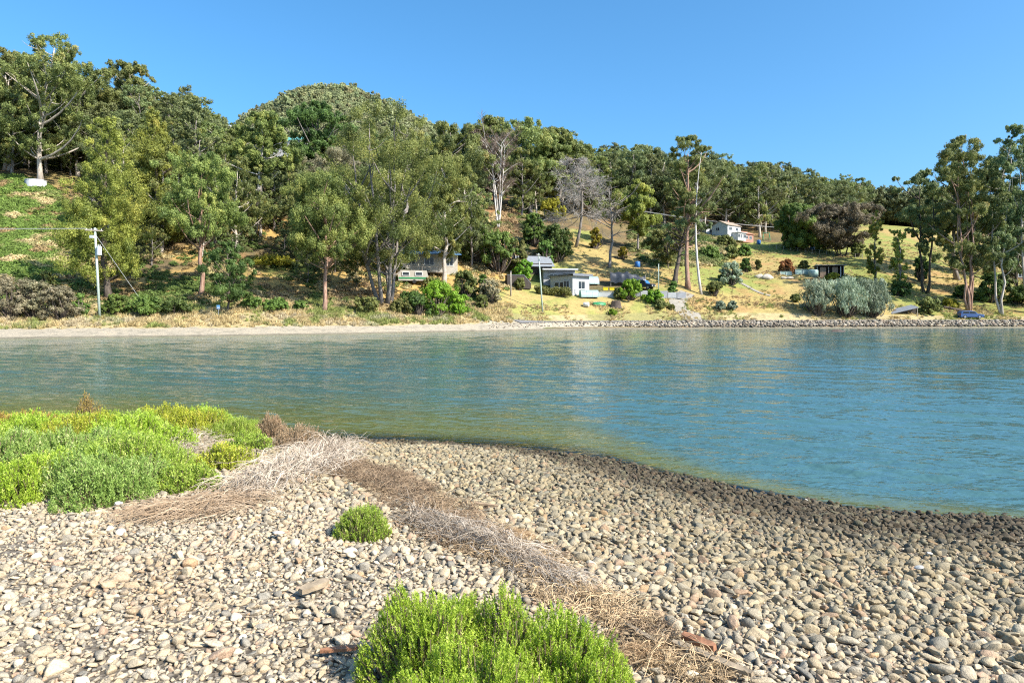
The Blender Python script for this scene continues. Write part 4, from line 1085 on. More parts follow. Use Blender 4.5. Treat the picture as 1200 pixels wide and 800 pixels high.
def build_far_objects():
    rng = np.random.default_rng(33)
    # ---------------- white two-storey house on the field
    p = at(851, 208); R0 = math.radians(40)
    h = thing('house', 'white two-storey house with brown tiled roof and red-roofed brick wing', 'house', p, R0); h.scale = (.85, .85, .80)
    mb = MB(); mb.box((0, 0, 2.3), (8.2, 6.4, 5.8)); mb.prism([(-3.2, 5.2), (3.2, 5.2), (0, 6.9)], -4.1, 4.1, 'x'); mb.build('wall', M_('white'), h)
    mb = MB(); gable(mb, 8.2, 6.4, 5.2, 1.7); rf = mb.build('roof', M_('brownroof'), h)
    mb = MB(); mb.box((2.2, .8, 7.1), (.7, .7, 1.2)); mb.build('chimney', M_('brick'), rf)
    mb = MB(); mb.box((7.6, -1.2, .9), (6.8, 6.0, 3.2)); mb.build('brick_wing', M_('brick'), h)
    mb = MB(); gable(mb, 6.8, 6.0, 2.55, 1.3, x0=7.7, y0=-1.2); mb.build('wing_roof', M_('redroof'), h)
    mb = MB(); mb.box((1.2, -4.4, .9), (5.2, 2.35, 2.9)); b = mb.build('sunroom', M_('white'), h)
    mb = MB(); mb.box((1.2, -4.5, 2.45), (5.8, 3.0, .16)); mb.build('sunroom_roof', M_('frame'), h)
    for (x, w) in ((-1.2, 1.7), (.4, 1.2), (2.4, 1.9)): window(h, (x + .4, -5.58, 1.2), w * .8, 1.3)
    for x in (-2.4, 1.8): window(h, (x, -3.2, 3.9), 1.7, 1.2)
    for x in (6.4, 9.0): window(h, (x, -4.2, 1.2), 1.5, 1.2)
    window(h, (-4.1, .8, 3.9), 1.4, 1.2, '-x'); window(h, (-4.1, -1.0, .9), 1.4, 1.2, '-x')
    # low annexe left of it
    p = at(832, 212); h = thing('shed', 'low flat white annexe at the left of the white house', 'shed', p, math.radians(15))
    mb = MB(); mb.box((0, 0, .9), (5, 4, 3.2)); mb.build('wall', M_('white'), h); mb = MB(); mb.box((0, 0, 2.62), (5.6, 4.6, .18)); mb.build('roof', M_('galv'), h); window(h, (-.6, -2.0, 1.2), 1.6, 1.1)
    # ---------------- grey shack by the road
    D = D_at(682, 347.5); p = at(671, D); R0 = math.radians(42)
    s = thing('cabin', 'grey flat-roofed shore cabin with pale front wall and shaded deck', 'cabin', p, R0)
    mb = MB(); mb.box((2.4, 3.0, 1.6), (4.8, 6.0, 4.6)); mb.build('wall', M_('palewall'), s)
    mb = MB(); mb.box((2.35, 2.9, 4.08), (5.7, 6.9, .22), ry=math.radians(0), rx=math.radians(-2)); mb.build('roof', M_('dkroof'), s)
    mb = MB(); mb.box((2.35, -.62, 4.0), (5.74, .06, .34)); mb.build('fascia', M_('dkroof'), s)
    window(s, (2.5, 0, 2.1), 1.9, 1.5, '-y', 1); window(s, (0, 1.6, 2.0), 1.5, 1.9, '-x', 1); window(s, (0, 4.2, 2.0), 1.3, 1.4, '-x', 0)
    mb = MB(); mb.box((-.03, 2.9, 1.6), (.06, .9, 2.1)); mb.build('door', M_('dark'), s)
    mb = MB(); mb.box((-1.2, 2.6, .35), (2.3, 5.2, .14)); dk = mb.build('deck', M_('wood'), s)
    mb = MB()
    for yy in (.1, 1.8, 3.5, 5.1): mb.box((-2.3, yy, .8), (.1, .1, 1.0))
    mb.box((-2.3, 2.6, 1.32), (.1, 5.2, .08)); mb.build('railing', M_('wood'), dk)
    mb = MB(); mb.box((.8, -.04, .9), (.5, .08, .9)); mb.build('meter_box', M_('grey'), s)
    # shaded side wing with white fascia
    p = at(655, D + 6.5); s = thing('cabin', 'long low dark cabin wing with white fascia left of the pale cabin', 'cabin', p, math.radians(6))
    mb = MB(); mb.box((0, 1.6, 1.1), (6.4, 4.0, 4.6)); mb.build('wall', M_('grey'), s)
    mb = MB(); mb.box((0, 1.2, 3.62), (7.2, 5.8, .2), rx=math.radians(3)); mb.build('roof', M_('dkroof'), s)
    mb = MB(); mb.box((0, -1.72, 3.47), (7.2, .06, .26)); mb.build('fascia', M_('frame'), s)
    mb = MB(); mb.box((1.4, -.44, 1.6), (1.0, .06, 2.1)); mb.build('door', M_('dark'), s); window(s, (-1.2, -.4, 2.0), 1.5, 1.1)
    # grey roofed shed higher up
    Dg = 141; p = at(626, Dg); s = thing('shed', 'shed with broad grey metal roof above the hedge', 'shed', p, math.radians(8))
    mb = MB(); mb.box((0, 2.0, .4), (7.4, 4.5, 3.6)); mb.build('wall', M_('dark'), s)
    mb = MB(); mb.box((0, 1.6, 2.75), (8.2, 6.2, .12), rx=math.radians(24)); rf = mb.build('roof', M_('galv'), s)
    mb = MB(); mb.box((-1.2, .6, 2.44), (1.6, 1.0, .1), rx=math.radians(24)); mb.build('skylight', M_('poly'), rf)
    # low tank-like shed with bright sloping side
    p = at(607, D_at(607, 338) + 1.0); s = thing('shed', 'small dark shed with bright sloping tin side by the wooden post', 'shed', p, math.radians(10))
    mb = MB(); mb.prism([(-2.3, -.4), (2.3, -.4), (2.3, .6), (.9, 2.2), (-2.3, 2.2)], -1.3, 1.3); mb.build('wall', M_('dark'), s)
    mb = MB(); mb.box((1.62, 0, 1.43), (2.2, 2.7, .06), ry=math.radians(49)); mb.build('tin_side', M_('galv'), s)
    mb = MB(); mb.box((-.75, 0, 2.24), (3.3, 2.8, .07)); mb.build('roof', M_('dkroof'), s)
    # ---------------- blue-roofed house half hidden behind the big gum
    p = at(503, 131); s = thing('house', 'half hidden house with blue metal roof behind the big gum tree', 'house', p, math.radians(14))
    mb = MB(); mb.box((0, 2.5, 1.6), (11, 5, 4.4)); mb.build('wall', M_('cream'), s); mb = MB(); mb.box((0, 2.0, 4.1), (12, 7.0, .14), rx=math.radians(10)); mb.build('roof', M_('blue'), s)
    window(s, (3.6, 0, 2.3), 2.0, 1.7, '-y', 2); window(s, (0, 0, 2.3), 1.8, 1.4); window(s, (-3.4, 0, 2.3), 1.6, 1.4)
    mb = MB(); mb.box((-1, -1.6, .0), (8, 3.0, .16)); mb.box((-1, -3.05, .95), (8, .08, .1))
    for k in range(6): mb.box((-4.8 + k * 1.55, -3.05, .45), (.1, .1, .95))
    mb.build('deck', M_('wood'), s)
    p = at(484, 123); s = thing('caravan', 'low white and green caravan in the shade under the big gum tree', 'caravan', p, math.radians(10))
    mb = MB(); mb.prism([(-2.6, .5), (2.5, .5), (2.7, 1.2), (2.4, 2.3), (-2.3, 2.4), (-2.7, 1.4)], -1.05, 1.05); mb.build('body', M_('cream'), s)  # white body in a duller cream, the gum's shade put into its colour
    mb = MB(); mb.box((0, -1.07, .95), (5.1, .04, .28)); mb.build('stripe', M_('greenp'), s)
    for x in (-1.3, 1.0): window(s, (x, -1.06, 1.7), 1.2, .6, '-y', 0)
    for y in (-1, 1): mb = MB(); mb.tube([(.2, y - .1, .35), (.2, y + .1, .35)], .34, 14); mb.build('wheel', M_('tyre'), s)
    # ---------------- white house high on the left slope
    p = at(331, 206); s = thing('house', 'white house with green roof among trees high on the slope', 'house', Vector((p.x, p.y, Zof(178, 206))), math.radians(-12))
    mb = MB(); mb.box((0, 3, .2), (12, 6, 6.2)); mb.build('wall', M_('white'), s); mb = MB(); gable(mb, 12, 6, 3.3, 1.6, y0=3); mb.build('roof', M_('teal'), s)
    for x in (-4, -1.3, 1.4, 4.2): window(s, (x, 0, 1.6), 1.5, 1.3)
    p = at(258, 208); s = thing('house', 'white roofed house barely visible on the left ridge', 'house', Vector((p.x, p.y, Zof(160, 208))), math.radians(20))
    mb = MB(); mb.box((0, 2, .2), (7, 5, 5)); mb.build('wall', M_('cream'), s); mb = MB(); gable(mb, 7, 5, 2.7, 1.3, y0=2); mb.build('roof', M_('frame'), s); window(s, (0, -.5, 1.2), 1.5, 1.2)
    # ---------------- tank on the left slope
    D = D_at(42, 218); p = at(42, D); s = thing('water_tank', 'white round water tank at the top of the green slope', 'tank', p)
    mb = MB(); mb.disc_lathe([(0, -1), (2.05, -1), (2.05, 1.0), (2.12, 1.03), (2.12, 1.13), (1.9, 1.16)], 28); mb.build('shell', M_('tank'), s, False)
    mb = MB(); mb.disc_lathe([(2.0, 1.16), (1.0, 1.32), (0, 1.38)], 28); mb.build('lid', M_('galv'), s)
    # ---------------- open shed in the field
    D = D_at(973, 326.5); p = at(973, D); s = thing('open_shed', 'dark open-fronted shed with grey roof standing in the dry field', 'shed', p, math.radians(-10))
    mb = MB(); mb.box((0, 2.0, 1.3), (6.0, .12, 3.0)); mb.box((-2.94, 1.0, 1.3), (.12, 2.0, 3.0)); mb.box((2.94, 1.0, 1.3), (.12, 2.0, 3.0)); mb.build('wall', M_('dark'), s)
    mb = MB(); mb.box((0, .9, 2.95), (6.7, 3.2, .12), rx=math.radians(-5)); mb.build('roof', M_('dkroof'), s)
    mb = MB(); mb.box((-1.6, -.02, 1.3), (1.3, .08, 2.7)); mb.build('panel', M_('brown'), s); mb = MB(); mb.box((1.0, -.02, 1.3), (1.2, .08, 2.7)); mb.build('panel', M_('brown'), s)
    for x in (-2.85, -.4, 2.2, 2.85): mb = MB(); mb.box((x, -.1, 1.3), (.16, .16, 3.0)); mb.build('post', M_('frame' if x == 2.2 else 'wood'), s)
    mb = MB(); mb.box((0, .9, -.1), (6.4, 3.0, .14)); mb.build('floor_slab', M_('concrete'), s)
    # ---------------- greenhouses
    def tunnel(px, D, L, r, rz, lb):
        p = at(px, D); s = thing('polytunnel', lb, 'greenhouse', p, rz)
        mb = MB(); n = 12; a = np.linspace(0, math.pi, n + 1)
        V = [(x, r * math.cos(q), r * 1.25 * math.sin(q)) for x in (-L / 2, L / 2) for q in a]
        mb.add(V, [np.array([[k, k + 1, n + 2 + k, n + 1 + k] for k in range(n)])]); mb.build('cover', M_('poly'), s, True)
        for x in (-L / 2, L / 2):
            mb = MB(); mb.add([(x, r * math.cos(q), r * 1.25 * math.sin(q)) for q in a], [np.array([list(range(n + 1))])]); mb.build('end_wall', M_('teal'), s)
        for x in np.linspace(-L / 2, L / 2, 4): mb = MB(); mb.tube([(x, (r + .02) * math.cos(q), (r + .02) * 1.25 * math.sin(q)) for q in a], .035, 5); mb.build('hoop', M_('frame'), s)
    tunnel(691, 141, 3.2, 1.3, math.radians(15), 'pale polytunnel with teal end on the slope behind the cabin')
    tunnel(690, D_at(690, 348) - .2, 3.4, 1.1, math.radians(8), 'pale polytunnel with teal end in front of the cabin wall')
    # glass frames left of open shed
    for (px, py, w, hh, lb) in ((921, 323, 2.6, .9, 'low glass cold frame left of the pale greenhouse'), (941, 322, 3.6, 1.2, 'pale green flat-roofed greenhouse beside the open shed')):
        D = D_at(px, py); p = at(px, D); s = thing('greenhouse', lb, 'greenhouse', p)
        mb = MB(); mb.box((0, .8, hh / 2), (w, 1.6, hh)); mb.build('glazing', M_('poly'), s); mb = MB(); mb.box((0, .8, hh + .06), (w + .2, 1.8, .1), rx=.06); mb.build('lid', M_('poly'), s)
        for x in (-w / 2, 0, w / 2): mb = MB(); mb.box((x, -.04, hh / 2), (.08, .08, hh)); mb.build('post', M_('frame'), s)
    D = D_at(953, 324); p = at(953, D); s = thing('water_tank', 'white round tank between pale greenhouse and open shed', 'tank', p)
    mb = MB(); mb.disc_lathe([(0, -.2), (1.1, -.2), (1.1, 1.4), (1.0, 1.5), (.2, 1.62), (0, 1.62)], 20); mb.build('shell', M_('poly'), s, True); mb = MB(); mb.disc_lathe([(0, 1.68), (.25, 1.68), (.25, 1.55)], 12); mb.build('lid', M_('greenp'), s)
    # ---------------- yard of the cabin
    D = D_at(736, 346) + 6; p = at(736, D); s = thing('tarpaulin_shelter', 'black tarpaulin shelter sagging between posts behind the garden wall', 'shelter', p, math.radians(-4))
    mb = MB(); nx, ny = 15, 6; V = []; xs = np.linspace(-3.6, 3.6, nx)
    for j in range(ny):
        for i, x in enumerate(xs):
            t = j / (ny - 1); z = (3.3 - 1.0 * sstep(-.5, 3.6, x) - .45 * abs(math.sin(i * .9))) * (1 - t * .18) if t < .5 else (3.0 - 1.0 * sstep(-.5, 3.6, x)) * (1 - (t - .5) * 1.5) + .2 * math.sin(i * 2.1)
            V.append((x, 2.4 - 2.4 * min(1, t * 2) - .25 * t + .15 * math.sin(i * 1.7 + j), z))
    mb.add(V, [np.array([[j * nx + i, j * nx + i + 1, (j + 1) * nx + i + 1, (j + 1) * nx + i] for j in range(ny - 1) for i in range(nx - 1)])]); mb.build('cover', M_('tarp'), s, True)
    for (x, y) in ((-3.5, 0), (0, 0), (3.5, 0), (-3.5, 2.4), (3.5, 2.4)): mb = MB(); mb.tube([(x, y, -.3), (x, y, 2.3 if x > 2 else 2.9)], .06, 6); mb.build('post', M_('wood'), s)
    Dw = D_at(711, 348); p = at(711, Dw); s = tag(MB().box((0, 0, .1), (4.5, .22, 1.5)).box((0, 0, .89), (4.6, .3, .09)).build('garden_wall', M_('palewall')), 'low pale rendered garden wall right of the cabin', 'wall'); s.location = p
    for k, px in enumerate((709.5, 717, 725)):
        p = at(px, Dw + 1.6); o = thing('plastic_tub', 'bright yellow plastic tub behind the pale garden wall', 'tub', p + Vector((0, 0, .78)), 0, 'yellow tubs behind the garden wall')
        mb = MB(); mb.prism([(-.42, 0), (.42, 0), (.5, .55), (-.5, .55)], -.35, .35); mb.build('body', M_('yellow'), o); mb = MB(); mb.box((0, 0, .57), (1.1, .8, .05)); mb.build('rim', M_('yellow'), o)
    p = at(717, Dw + 1.6); o = thing('bench', 'rough timber bench carrying the yellow tubs behind the garden wall', 'bench', p); MB().box((0, 0, .72), (3.8, .8, .1)).build('seat', M_('wood'), o)
    for x in (-1.7, 1.7): MB().box((x, 0, .2), (.12, .7, .94)).build('leg', M_('wood'), o)
    # fence of grey sheets
    D = D_at(772, 349); p = at(772, D); f = thing('sheet_fence', 'patchwork grey sheet fence between two green bushes and the track', 'fence', p, math.radians(-3))
    for k in range(6):
        hh = rng.uniform(1.0, 1.5); MB().box((-4.4 + k * 1.75, rng.uniform(-.06, .06), hh / 2 - .1), (1.66, .06, hh)).build('panel', M_(('galv', 'palewall', 'galv', 'grey', 'palewall', 'grey')[k]), f)
        MB().box((-5.25 + k * 1.75, .08, .6), (.1, .1, 1.5)).build('post', M_('wood'), f)
    # overturned dinghy, buoy and stump on the grass
    D = D_at(702, 358); p = at(702, D); o = thing('dinghy', 'overturned dark green dinghy on the grass below the garden wall', 'boat', p, math.radians(12))
    mb = MB(); nx, na = 9, 9; V = []
    for i in range(nx):
        t = i / (nx - 1); w = .62 * (math.sin(math.pi * (.12 + .8 * t)) ** .6); hgt = .6 * (.55 + .45 * math.sin(math.pi * (.15 + .7 * t)))
        for k in range(na):
            a = math.pi * k / (na - 1); V.append((-1.25 + 2.5 * t, w * math.cos(a), hgt * math.sin(a) ** .8))
    mb.add(V, [np.array([[i * na + k, i * na + k + 1, (i + 1) * na + k + 1, (i + 1) * na + k] for i in range(nx - 1) for k in range(na - 1)]), np.array([list(range(na))[::-1], [(nx - 1) * na + k for k in range(na)]])]); mb.build('hull', M_('greenp'), o, True)
    MB().box((0, 0, .62), (2.2, .06, .06)).build('keel', M_('wood'), o)
    D = D_at(687, 360); p = at(687, D); o = thing('drum', 'pale plastic drum lying on the grass left of the dinghy', 'drum', p, math.radians(70)); MB().disc_lathe([(0, -.5), (.42, -.5), (.46, -.42), (.46, .42), (.42, .5), (0, .5)], 16).build('body', M_('white'), o, True).rotation_euler = (math.pi / 2, 0, 0); list(o.children)[0].location = (0, 0, .44)
    MB().disc_lathe([(.465, -.2), (.485, -.17), (.485, -.13), (.465, -.1)], 16).build('hoop', M_('grey'), o).rotation_euler = (math.pi / 2, 0, 0); list(o.children)[1].location = (0, 0, .44)
    D = D_at(722, 360); p = at(722, D); mb = MB(); V = []; na = 14
    for (rr, z) in ((1.15, -.2), (.95, .25), (.85, .8), (.8, 1.15), (.45, .98)): V += [(rr * math.cos(k / na * 6.283) * (1 + .14 * math.sin(k * 2.7)), rr * .7 * math.sin(k / na * 6.283), z + .14 * math.sin(k * 1.9) * (z > 0)) for k in range(na)]
    mb.add(V, [np.array([[r * na + k, r * na + (k + 1) % na, (r + 1) * na + (k + 1) % na, (r + 1) * na + k] for r in range(4) for k in range(na)]), np.array([list(range(4 * na, 5 * na))])]); o = mb.build('tree_stump', M_('log')); o.location = p; tag(o, 'broad dark tree stump on the grass right of the dinghy', 'stump')
    # ---------------- vehicles
    def car(px, py, rz, body, prof, glassprof, lb, name='parked_car', cat='car', L=4.3, wd=1.75, wr=.33, D=None):
        D = D or D_at(px, py); p = at(px, D); o = thing(name, lb, cat, p, rz)
        mb = MB(); mb.prism([(u * L, v) for u, v in prof], -wd / 2, wd / 2); b = mb.build('body', M_(body), o)
        bev = b.modifiers.new('bevel', 'BEVEL'); bev.width = .07; bev.segments = 3
        for sy in (-1, 1):
            mb = MB(); mb.prism([(u * L, v) for u, v in glassprof], sy * (wd / 2 + .004) - .01, sy * (wd / 2 + .004) + .01); mb.build('side_window', M_('glass'), o)
            MB().box(((glassprof[0][0] + glassprof[1][0]) / 2 * L, sy * (wd / 2 + .012), (glassprof[0][1] + glassprof[2][1]) / 2), (.09, .02, glassprof[2][1] - glassprof[1][1])).build('door_pillar', M_(body), o)
        for sx in (-.31, .30):
            for sy in (-1, 1):
                mb = MB(); mb.tube([(sx * L, sy * (wd / 2 - .2), wr), (sx * L, sy * (wd / 2 + .02), wr)], wr, 20); w = mb.build('wheel', M_('tyre'), o)
                mb = MB(); mb.tube([(sx * L, sy * (wd / 2 + .015), wr), (sx * L, sy * (wd / 2 + .035), wr)], wr * .62, 14); mb.build('rim', M_('rim'), w)
        for sy in (-1, 1):
            MB().box((L * .492, sy * wd * .36, .72), (.08, .34, .15)).build('headlight', M_('lamp'), o)
            MB().box((-L * .492, sy * wd * .40, .82), (.08, .2, .28)).build('tail_light', M_('redlamp'), o)
        return o
    prof = [(-.5, .28), (.49, .28), (.5, .62), (.47, .82), (.22, .95), (.10, 1.40), (-.02, 1.50), (-.36, 1.50), (-.46, 1.28), (-.49, .95)]
    gl = [(-.42, .98), (.17, .98), (.085, 1.36), (-.37, 1.40)]
    o = car(1137, 373.2, math.radians(-8), 'bluecar', prof, gl, 'blue hatchback car parked by the road under the right gums')
    mb = MB(); mb.prism([(.226 * 4.3, .965), (.24 * 4.3, .965), (.115 * 4.3, 1.42), (.10 * 4.3, 1.42)], -.72, .72); mb.build('windscreen', M_('glass'), o)
    mb = MB(); mb.box((-.15 * 4.3, 0, 1.55), (1.7, 1.3, .05)); mb.build('roof_rack', M_('galv'), o)
    prof2 = [(-.5, .45), (.49, .45), (.5, .85), (.48, 1.08), (.22, 1.15), (.13, 1.80), (.08, 1.88), (-.47, 1.88), (-.5, 1.2)]
    gl2 = [(-.45, 1.18), (.17, 1.18), (.11, 1.74), (-.44, 1.74)]
    o = car(754, 347, math.radians(-35), 'darkcar', prof2, gl2, 'dark off-road vehicle parked beside the black tarpaulin shelter', 'off_road_vehicle', 'off-road car', 4.5, 1.85, .4, D=D_at(754, 346) + 3.5)
    mb = MB(); mb.prism([(.226 * 4.5, 1.17), (.24 * 4.5, 1.17), (.145 * 4.5, 1.80), (.132 * 4.5, 1.80)], -.80, .80); mb.build('windscreen', M_('bluep'), o)
    MB().box((-.9, 0, 1.95), (2.4, 1.5, .08)).build('roof_rack', M_('frame'), o)
    # ---------------- utility poles and wires
    def pole(px, py, ty, lb, m, lean=0, r=.15, D=None, name='utility_pole', cat='utility pole'):
        D = D or D_at(px, py); p = at(px, D); H = Zof(ty, D) - p.z; o = thing(name, lb, cat, p)
        MB().tube([(0, 0, -.5), (lean * H * .5, 0, H * .5), (lean * H, 0, H)], [r, r * .9, r * .75], 10).build('shaft', M_(m), o, True); return o, H, D
    o, H, D = pole(117, 373, 267, 'tall pale green utility pole with grey transformer on the left shore', 'copperpole', -.055, .17)
    lx = -.055 * H
    MB().box((lx * .98, -.2, H - .35), (2.0, .1, .12), rz=.5).build('crossarm', M_('wood'), o)
    for k in (-.8, -.3, .3, .8): MB().disc_lathe([(0, 0), (.05, .02), (.06, .1), (.03, .16), (0, .17)], 8, (lx * .98 + k * math.cos(.5), -.2 + k * math.sin(.5), H - .29)).build('insulator', M_('ceram'), o)
    t = MB().disc_lathe([(0, -.55), (.30, -.55), (.30, .5), (.25, .56), (0, .58)], 14, (.45 + lx * .72, -.15, H * .745)).build('transformer', M_('transf'), o)
    for k in (-.12, .12): MB().tube([(.45 + lx * .72 + k, -.15, H * .745 + .55), (.45 + lx * .72 + k, -.15, H * .745 + .8)], .04, 6).build('bushing', M_('ceram'), t)
    MB().box((lx * .85 - .35, -.15, H * .9), (.5, .35, .35)).build('junction_box', M_('transf'), o)
    pl = o.location
    def wire(a, b, sag, r, lb, name='power_line', cat='power line', m='wire', group=None):
        q = MB(); q.tube(curve(a, b, (0, 0, -sag), 24), r, 5); w = q.build(name, M_(m)); tag(w, lb, cat, group); return w
    for k in (-.8, .3):
        a = Vector((pl.x + lx + k * math.cos(.5), pl.y - .2 + k * math.sin(.5), pl.z + H - .12)); wire(a, (a.x - 46, a.y - 6, a.z + .2), .35, .018, 'pale cable running left from the transformer pole', group='cables left of the transformer pole')
    D2 = D_at(176, 368); g2 = at(176, D2); wire((pl.x + lx * .95, pl.y, pl.z + H * .93), g2, 0, .022, 'taut stay wire slanting down right from transformer pole', 'stay_wire', 'stay wire')
    a = Vector((pl.x + lx * .95, pl.y, pl.z + H * .93)); dv = a - g2; MB().tube([g2 + dv * .01 + Vector((0, -.03, 0)), g2 + dv * .19 + Vector((0, -.03, 0))], .05, 6).build('wire_guard', M_('frame'), None); tag(bpy.data.objects['wire_guard'], 'pale guard sleeve on the foot of the stay wire', 'wire guard')
    o, H, D = pole(636, 366, 297, 'lone pale green utility pole on the lawn before the cabin', 'copperpole', -.07, .15)
    MB().box((-.07 * H - .0, -.1, H - .3), (.7, .1, .12)).build('crossarm', M_('wood'), o); MB().disc_lathe([(0, 0), (.05, .02), (.06, .1), (0, .17)], 8, (-.07 * H - .28, -.1, H - .24)).build('insulator', M_('ceram'), o)
    MB().box((-.07 * H * .9 + .18, -.1, H * .9), (.2, .2, .3)).build('junction_box', M_('transf'), o)
    o, H, D = pole(598.5, 347, 318, 'plain grey timber post on the lawn left of the cabin', 'wood', 0, .17, name='timber_post', cat='post'); MB().disc_lathe([(.19, -.06), (.19, .05), (.0, .07)], 8, (0, 0, H)).build('cap', M_('dkroof'), o)
    o, H, D = pole(771.5, 342, 309, 'thin pale green pole right of the off-road vehicle', 'copperpole', .01, .11, name='slim_pole', cat='pole'); MB().disc_lathe([(.12, -.06), (.12, .05), (.0, .07)], 8, (.01 * H, 0, H)).build('cap', M_('galv'), o)
    o, H, D = pole(917, 288, 267, 'distant utility pole on the field between house and cypress', 'wood', 0, .18, D=214); MB().box((0, -.15, H - .3), (1.8, .1, .14)).build('crossarm', M_('wood'), o)
    for k in (-.7, .7): MB().disc_lathe([(0, 0), (.06, .03), (.07, .12), (0, .2)], 8, (k, -.15, H - .23)).build('insulator', M_('ceram'), o)
    q = o.location; top = Vector((q.x, q.y, q.z + H - .1))
    for k in (-.35, .35):
        wire(top + Vector((k, -.15, .1)), ((702 - 600) / 800 * 196, 196, Zof(238, 196) + k * .3), .9, .04, 'long pale power line crossing the trees behind the tall gum', group='power lines over the field')
        wire(top + Vector((k, -.15, .1)), ((1011 - 600) / 800 * 226, 226, Zof(281, 226) + k * .3), .5, .04, 'pale power line running to the spreading cypress', group='power lines at the cypress')
    # small shore sign
    D = D_at(256, 372.5); p = at(256, D); o = thing('shore_sign', 'small blue and white sign on a thin post by the beach', 'sign', p)
    MB().tube([(0, 0, -.3), (0, 0, 1.5)], .035, 6).build('post', M_('galv'), o); MB().box((0, -.05, 1.45), (.42, .03, .5)).build('sign_board', M_('sign'), o); MB().box((0, -.07, 1.35), (.34, .012, .12)).build('white_band', M_('frame'), o)
    # red brick building at the right edge
    p = at(1208, 180); s = thing('house', 'red walled building glimpsed behind the trees at the right edge', 'house', p, math.radians(-10)); MB().box((0, 2.5, 1.2), (8, 5, 3.6)).build('wall', M_('brick'), s); q = MB(); gable(q, 8, 5, 3.0, 1.4, y0=2.5); q.build('roof', M_('redroof'), s); window(s, (-2.2, 0, 1.4), 1.5, 1.3); window(s, (1.2, 0, 1.4), 1.5, 1.3)
    # lean-to of grey sheeting by the road
    D = D_at(1060, 369); p = at(1060, D); s = thing('lean_to', 'grey sheet-metal lean-to sloping down to the road right of the silver bushes', 'shelter', p, math.radians(-6))
    MB().box((0, 1.2, 1.05), (5.2, 3.0, .1), ry=math.radians(-14), rx=math.radians(10)).build('roof', M_('galv'), s); MB().prism([(-2.4, -.3), (2.5, -.3), (2.5, 1.45), (-2.4, .3)], .8, .9).build('wall', M_('dark'), s); MB().box((-2.2, -.2, .1), (.1, .1, .9)).build('post', M_('wood'), s); MB().box((2.3, -.2, .6), (.1, .1, 1.8)).build('post', M_('wood'), s)
    # fallen log
    D = D_at(1118, 366); p = at(1118, D); mb = MB(); mb.tube(curve((-2.0, .2, 1.1), (1.8, -.2, .1), (0, .2, .1), 8), np.linspace(.16, .34, 8), 8); mb.tube(curve((-.6, 0, .75), (-1.3, -.3, 1.5), (0, 0, 0), 4), [.1, .08, .06, .03], 5); o = mb.build('fallen_log', M_('log')); o.location = p; tag(o, 'dark fallen log propped up behind the blue car', 'log')
    # playground pieces and bins beside the distant house
    D = 214; p = at(898, D); o = thing('swing_frame', 'green play frame on the field right of the house', 'play frame', p)
    for x in (-1, 1): MB().tube([(x, -.7, -.2), (x, 0, 2.3), (x, .7, -.2)], .09, 6).build('leg', M_('greenp'), o)
    MB().tube([(-1.1, 0, 2.3), (1.1, 0, 2.3)], .1, 6).build('beam', M_('greenp'), o); MB().box((0, 0, .5), (.9, .3, .08)).build('seat', M_('greenp'), o)
    for (px, py, m, lb) in ((889, 286, 'bluep', 'blue plastic tank beside the play frame'), (930, 291, 'greenp', 'green plastic tank at the foot of the round conifer'), (952, 293, 'bluep', 'blue plastic tank on the field before the cypress'), (1003, 300, 'galv', 'pale metal tank under the spreading cypress'), (747, 313, 'bluep', 'blue plastic tank on the slope above the off-road vehicle')):
        p = at(px, D_at(px, py)); o = thing('water_drum', lb, 'tank', p); MB().disc_lathe([(0, -.2), (.6, -.2), (.63, .5), (.6, 1.1), (.5, 1.18), (0, 1.25)], 16).build('shell', M_(m), o, True); MB().disc_lathe([(.2, 1.2), (.2, 1.32), (0, 1.33)], 10).build('lid', M_('dkroof'), o)
    for (px, py, w, lb) in ((891, 326, 1.4, 'pale boulder in the terrace left of the greenhouses, leftmost of four'), (899, 327, 1.7, 'largest pale boulder in the terrace below the orange shrub'), (918, 327, 1.0, 'small pale boulder in the terrace below the cold frame'), (924, 327, 1.1, 'pale boulder nearest the silver bushes in the terrace')):
        o = link('terrace_boulder', stone_mesh('terrace_boulder', int(px), M_('stone'), 3)); p = at(px, D_at(px, py)); o.location = p + Vector((0, 0, w * .2)); o.scale = (w, w * .8, w * .9); tag(o, lb, 'boulder')
    # post and wire fence over the field
    f = None; PT = []
    for k in range(15):
        px = 893 + k * 8.4; q = at(px, D_at(px, 290.5 + k * .9)); PT.append(q)
    f = thing('wire_fence', 'post and wire fence crossing the dry field above the open shed', 'fence', PT[0])
    for q in PT: MB().tube([tuple(q - PT[0] + Vector((0, 0, -.2))), tuple(q - PT[0] + Vector((0, 0, 1.15)))], .08, 5).build('post', M_('wood'), f)
    for hh in (.45, 1.05): MB().tube([tuple(q - PT[0] + Vector((0, 0, hh))) for q in PT], .018, 4).build('wire', M_('galv'), f)
    # orange lid on the lawn
    p = at(595.5, D_at(595.5, 355)); o = tag(MB().disc_lathe([(0, .12), (.35, .12), (.42, .08), (.42, 0), (0, 0)], 14).build('plastic_disc', M_('orange')), 'flat orange plastic disc lying on the lawn', 'disc'); o.location = p + Vector((0, 0, .03))
    # mooring rocks in the water
    for (px, py, w, lb) in ((981, 388.5, 1.2, 'black rock breaking the water off the rock wall'), (1009, 386.5, .6, 'small black rock breaking the water near the larger one')):
        D = CAMH * FPX / (py - HY); o = link('tidal_rock', stone_mesh('tidal_rock', int(px), M_('log'), 3)); o.location = ((px - 600) / 800 * D, D, .02); o.scale = (w, w * .7, w * .42); tag(o, lb, 'rock')

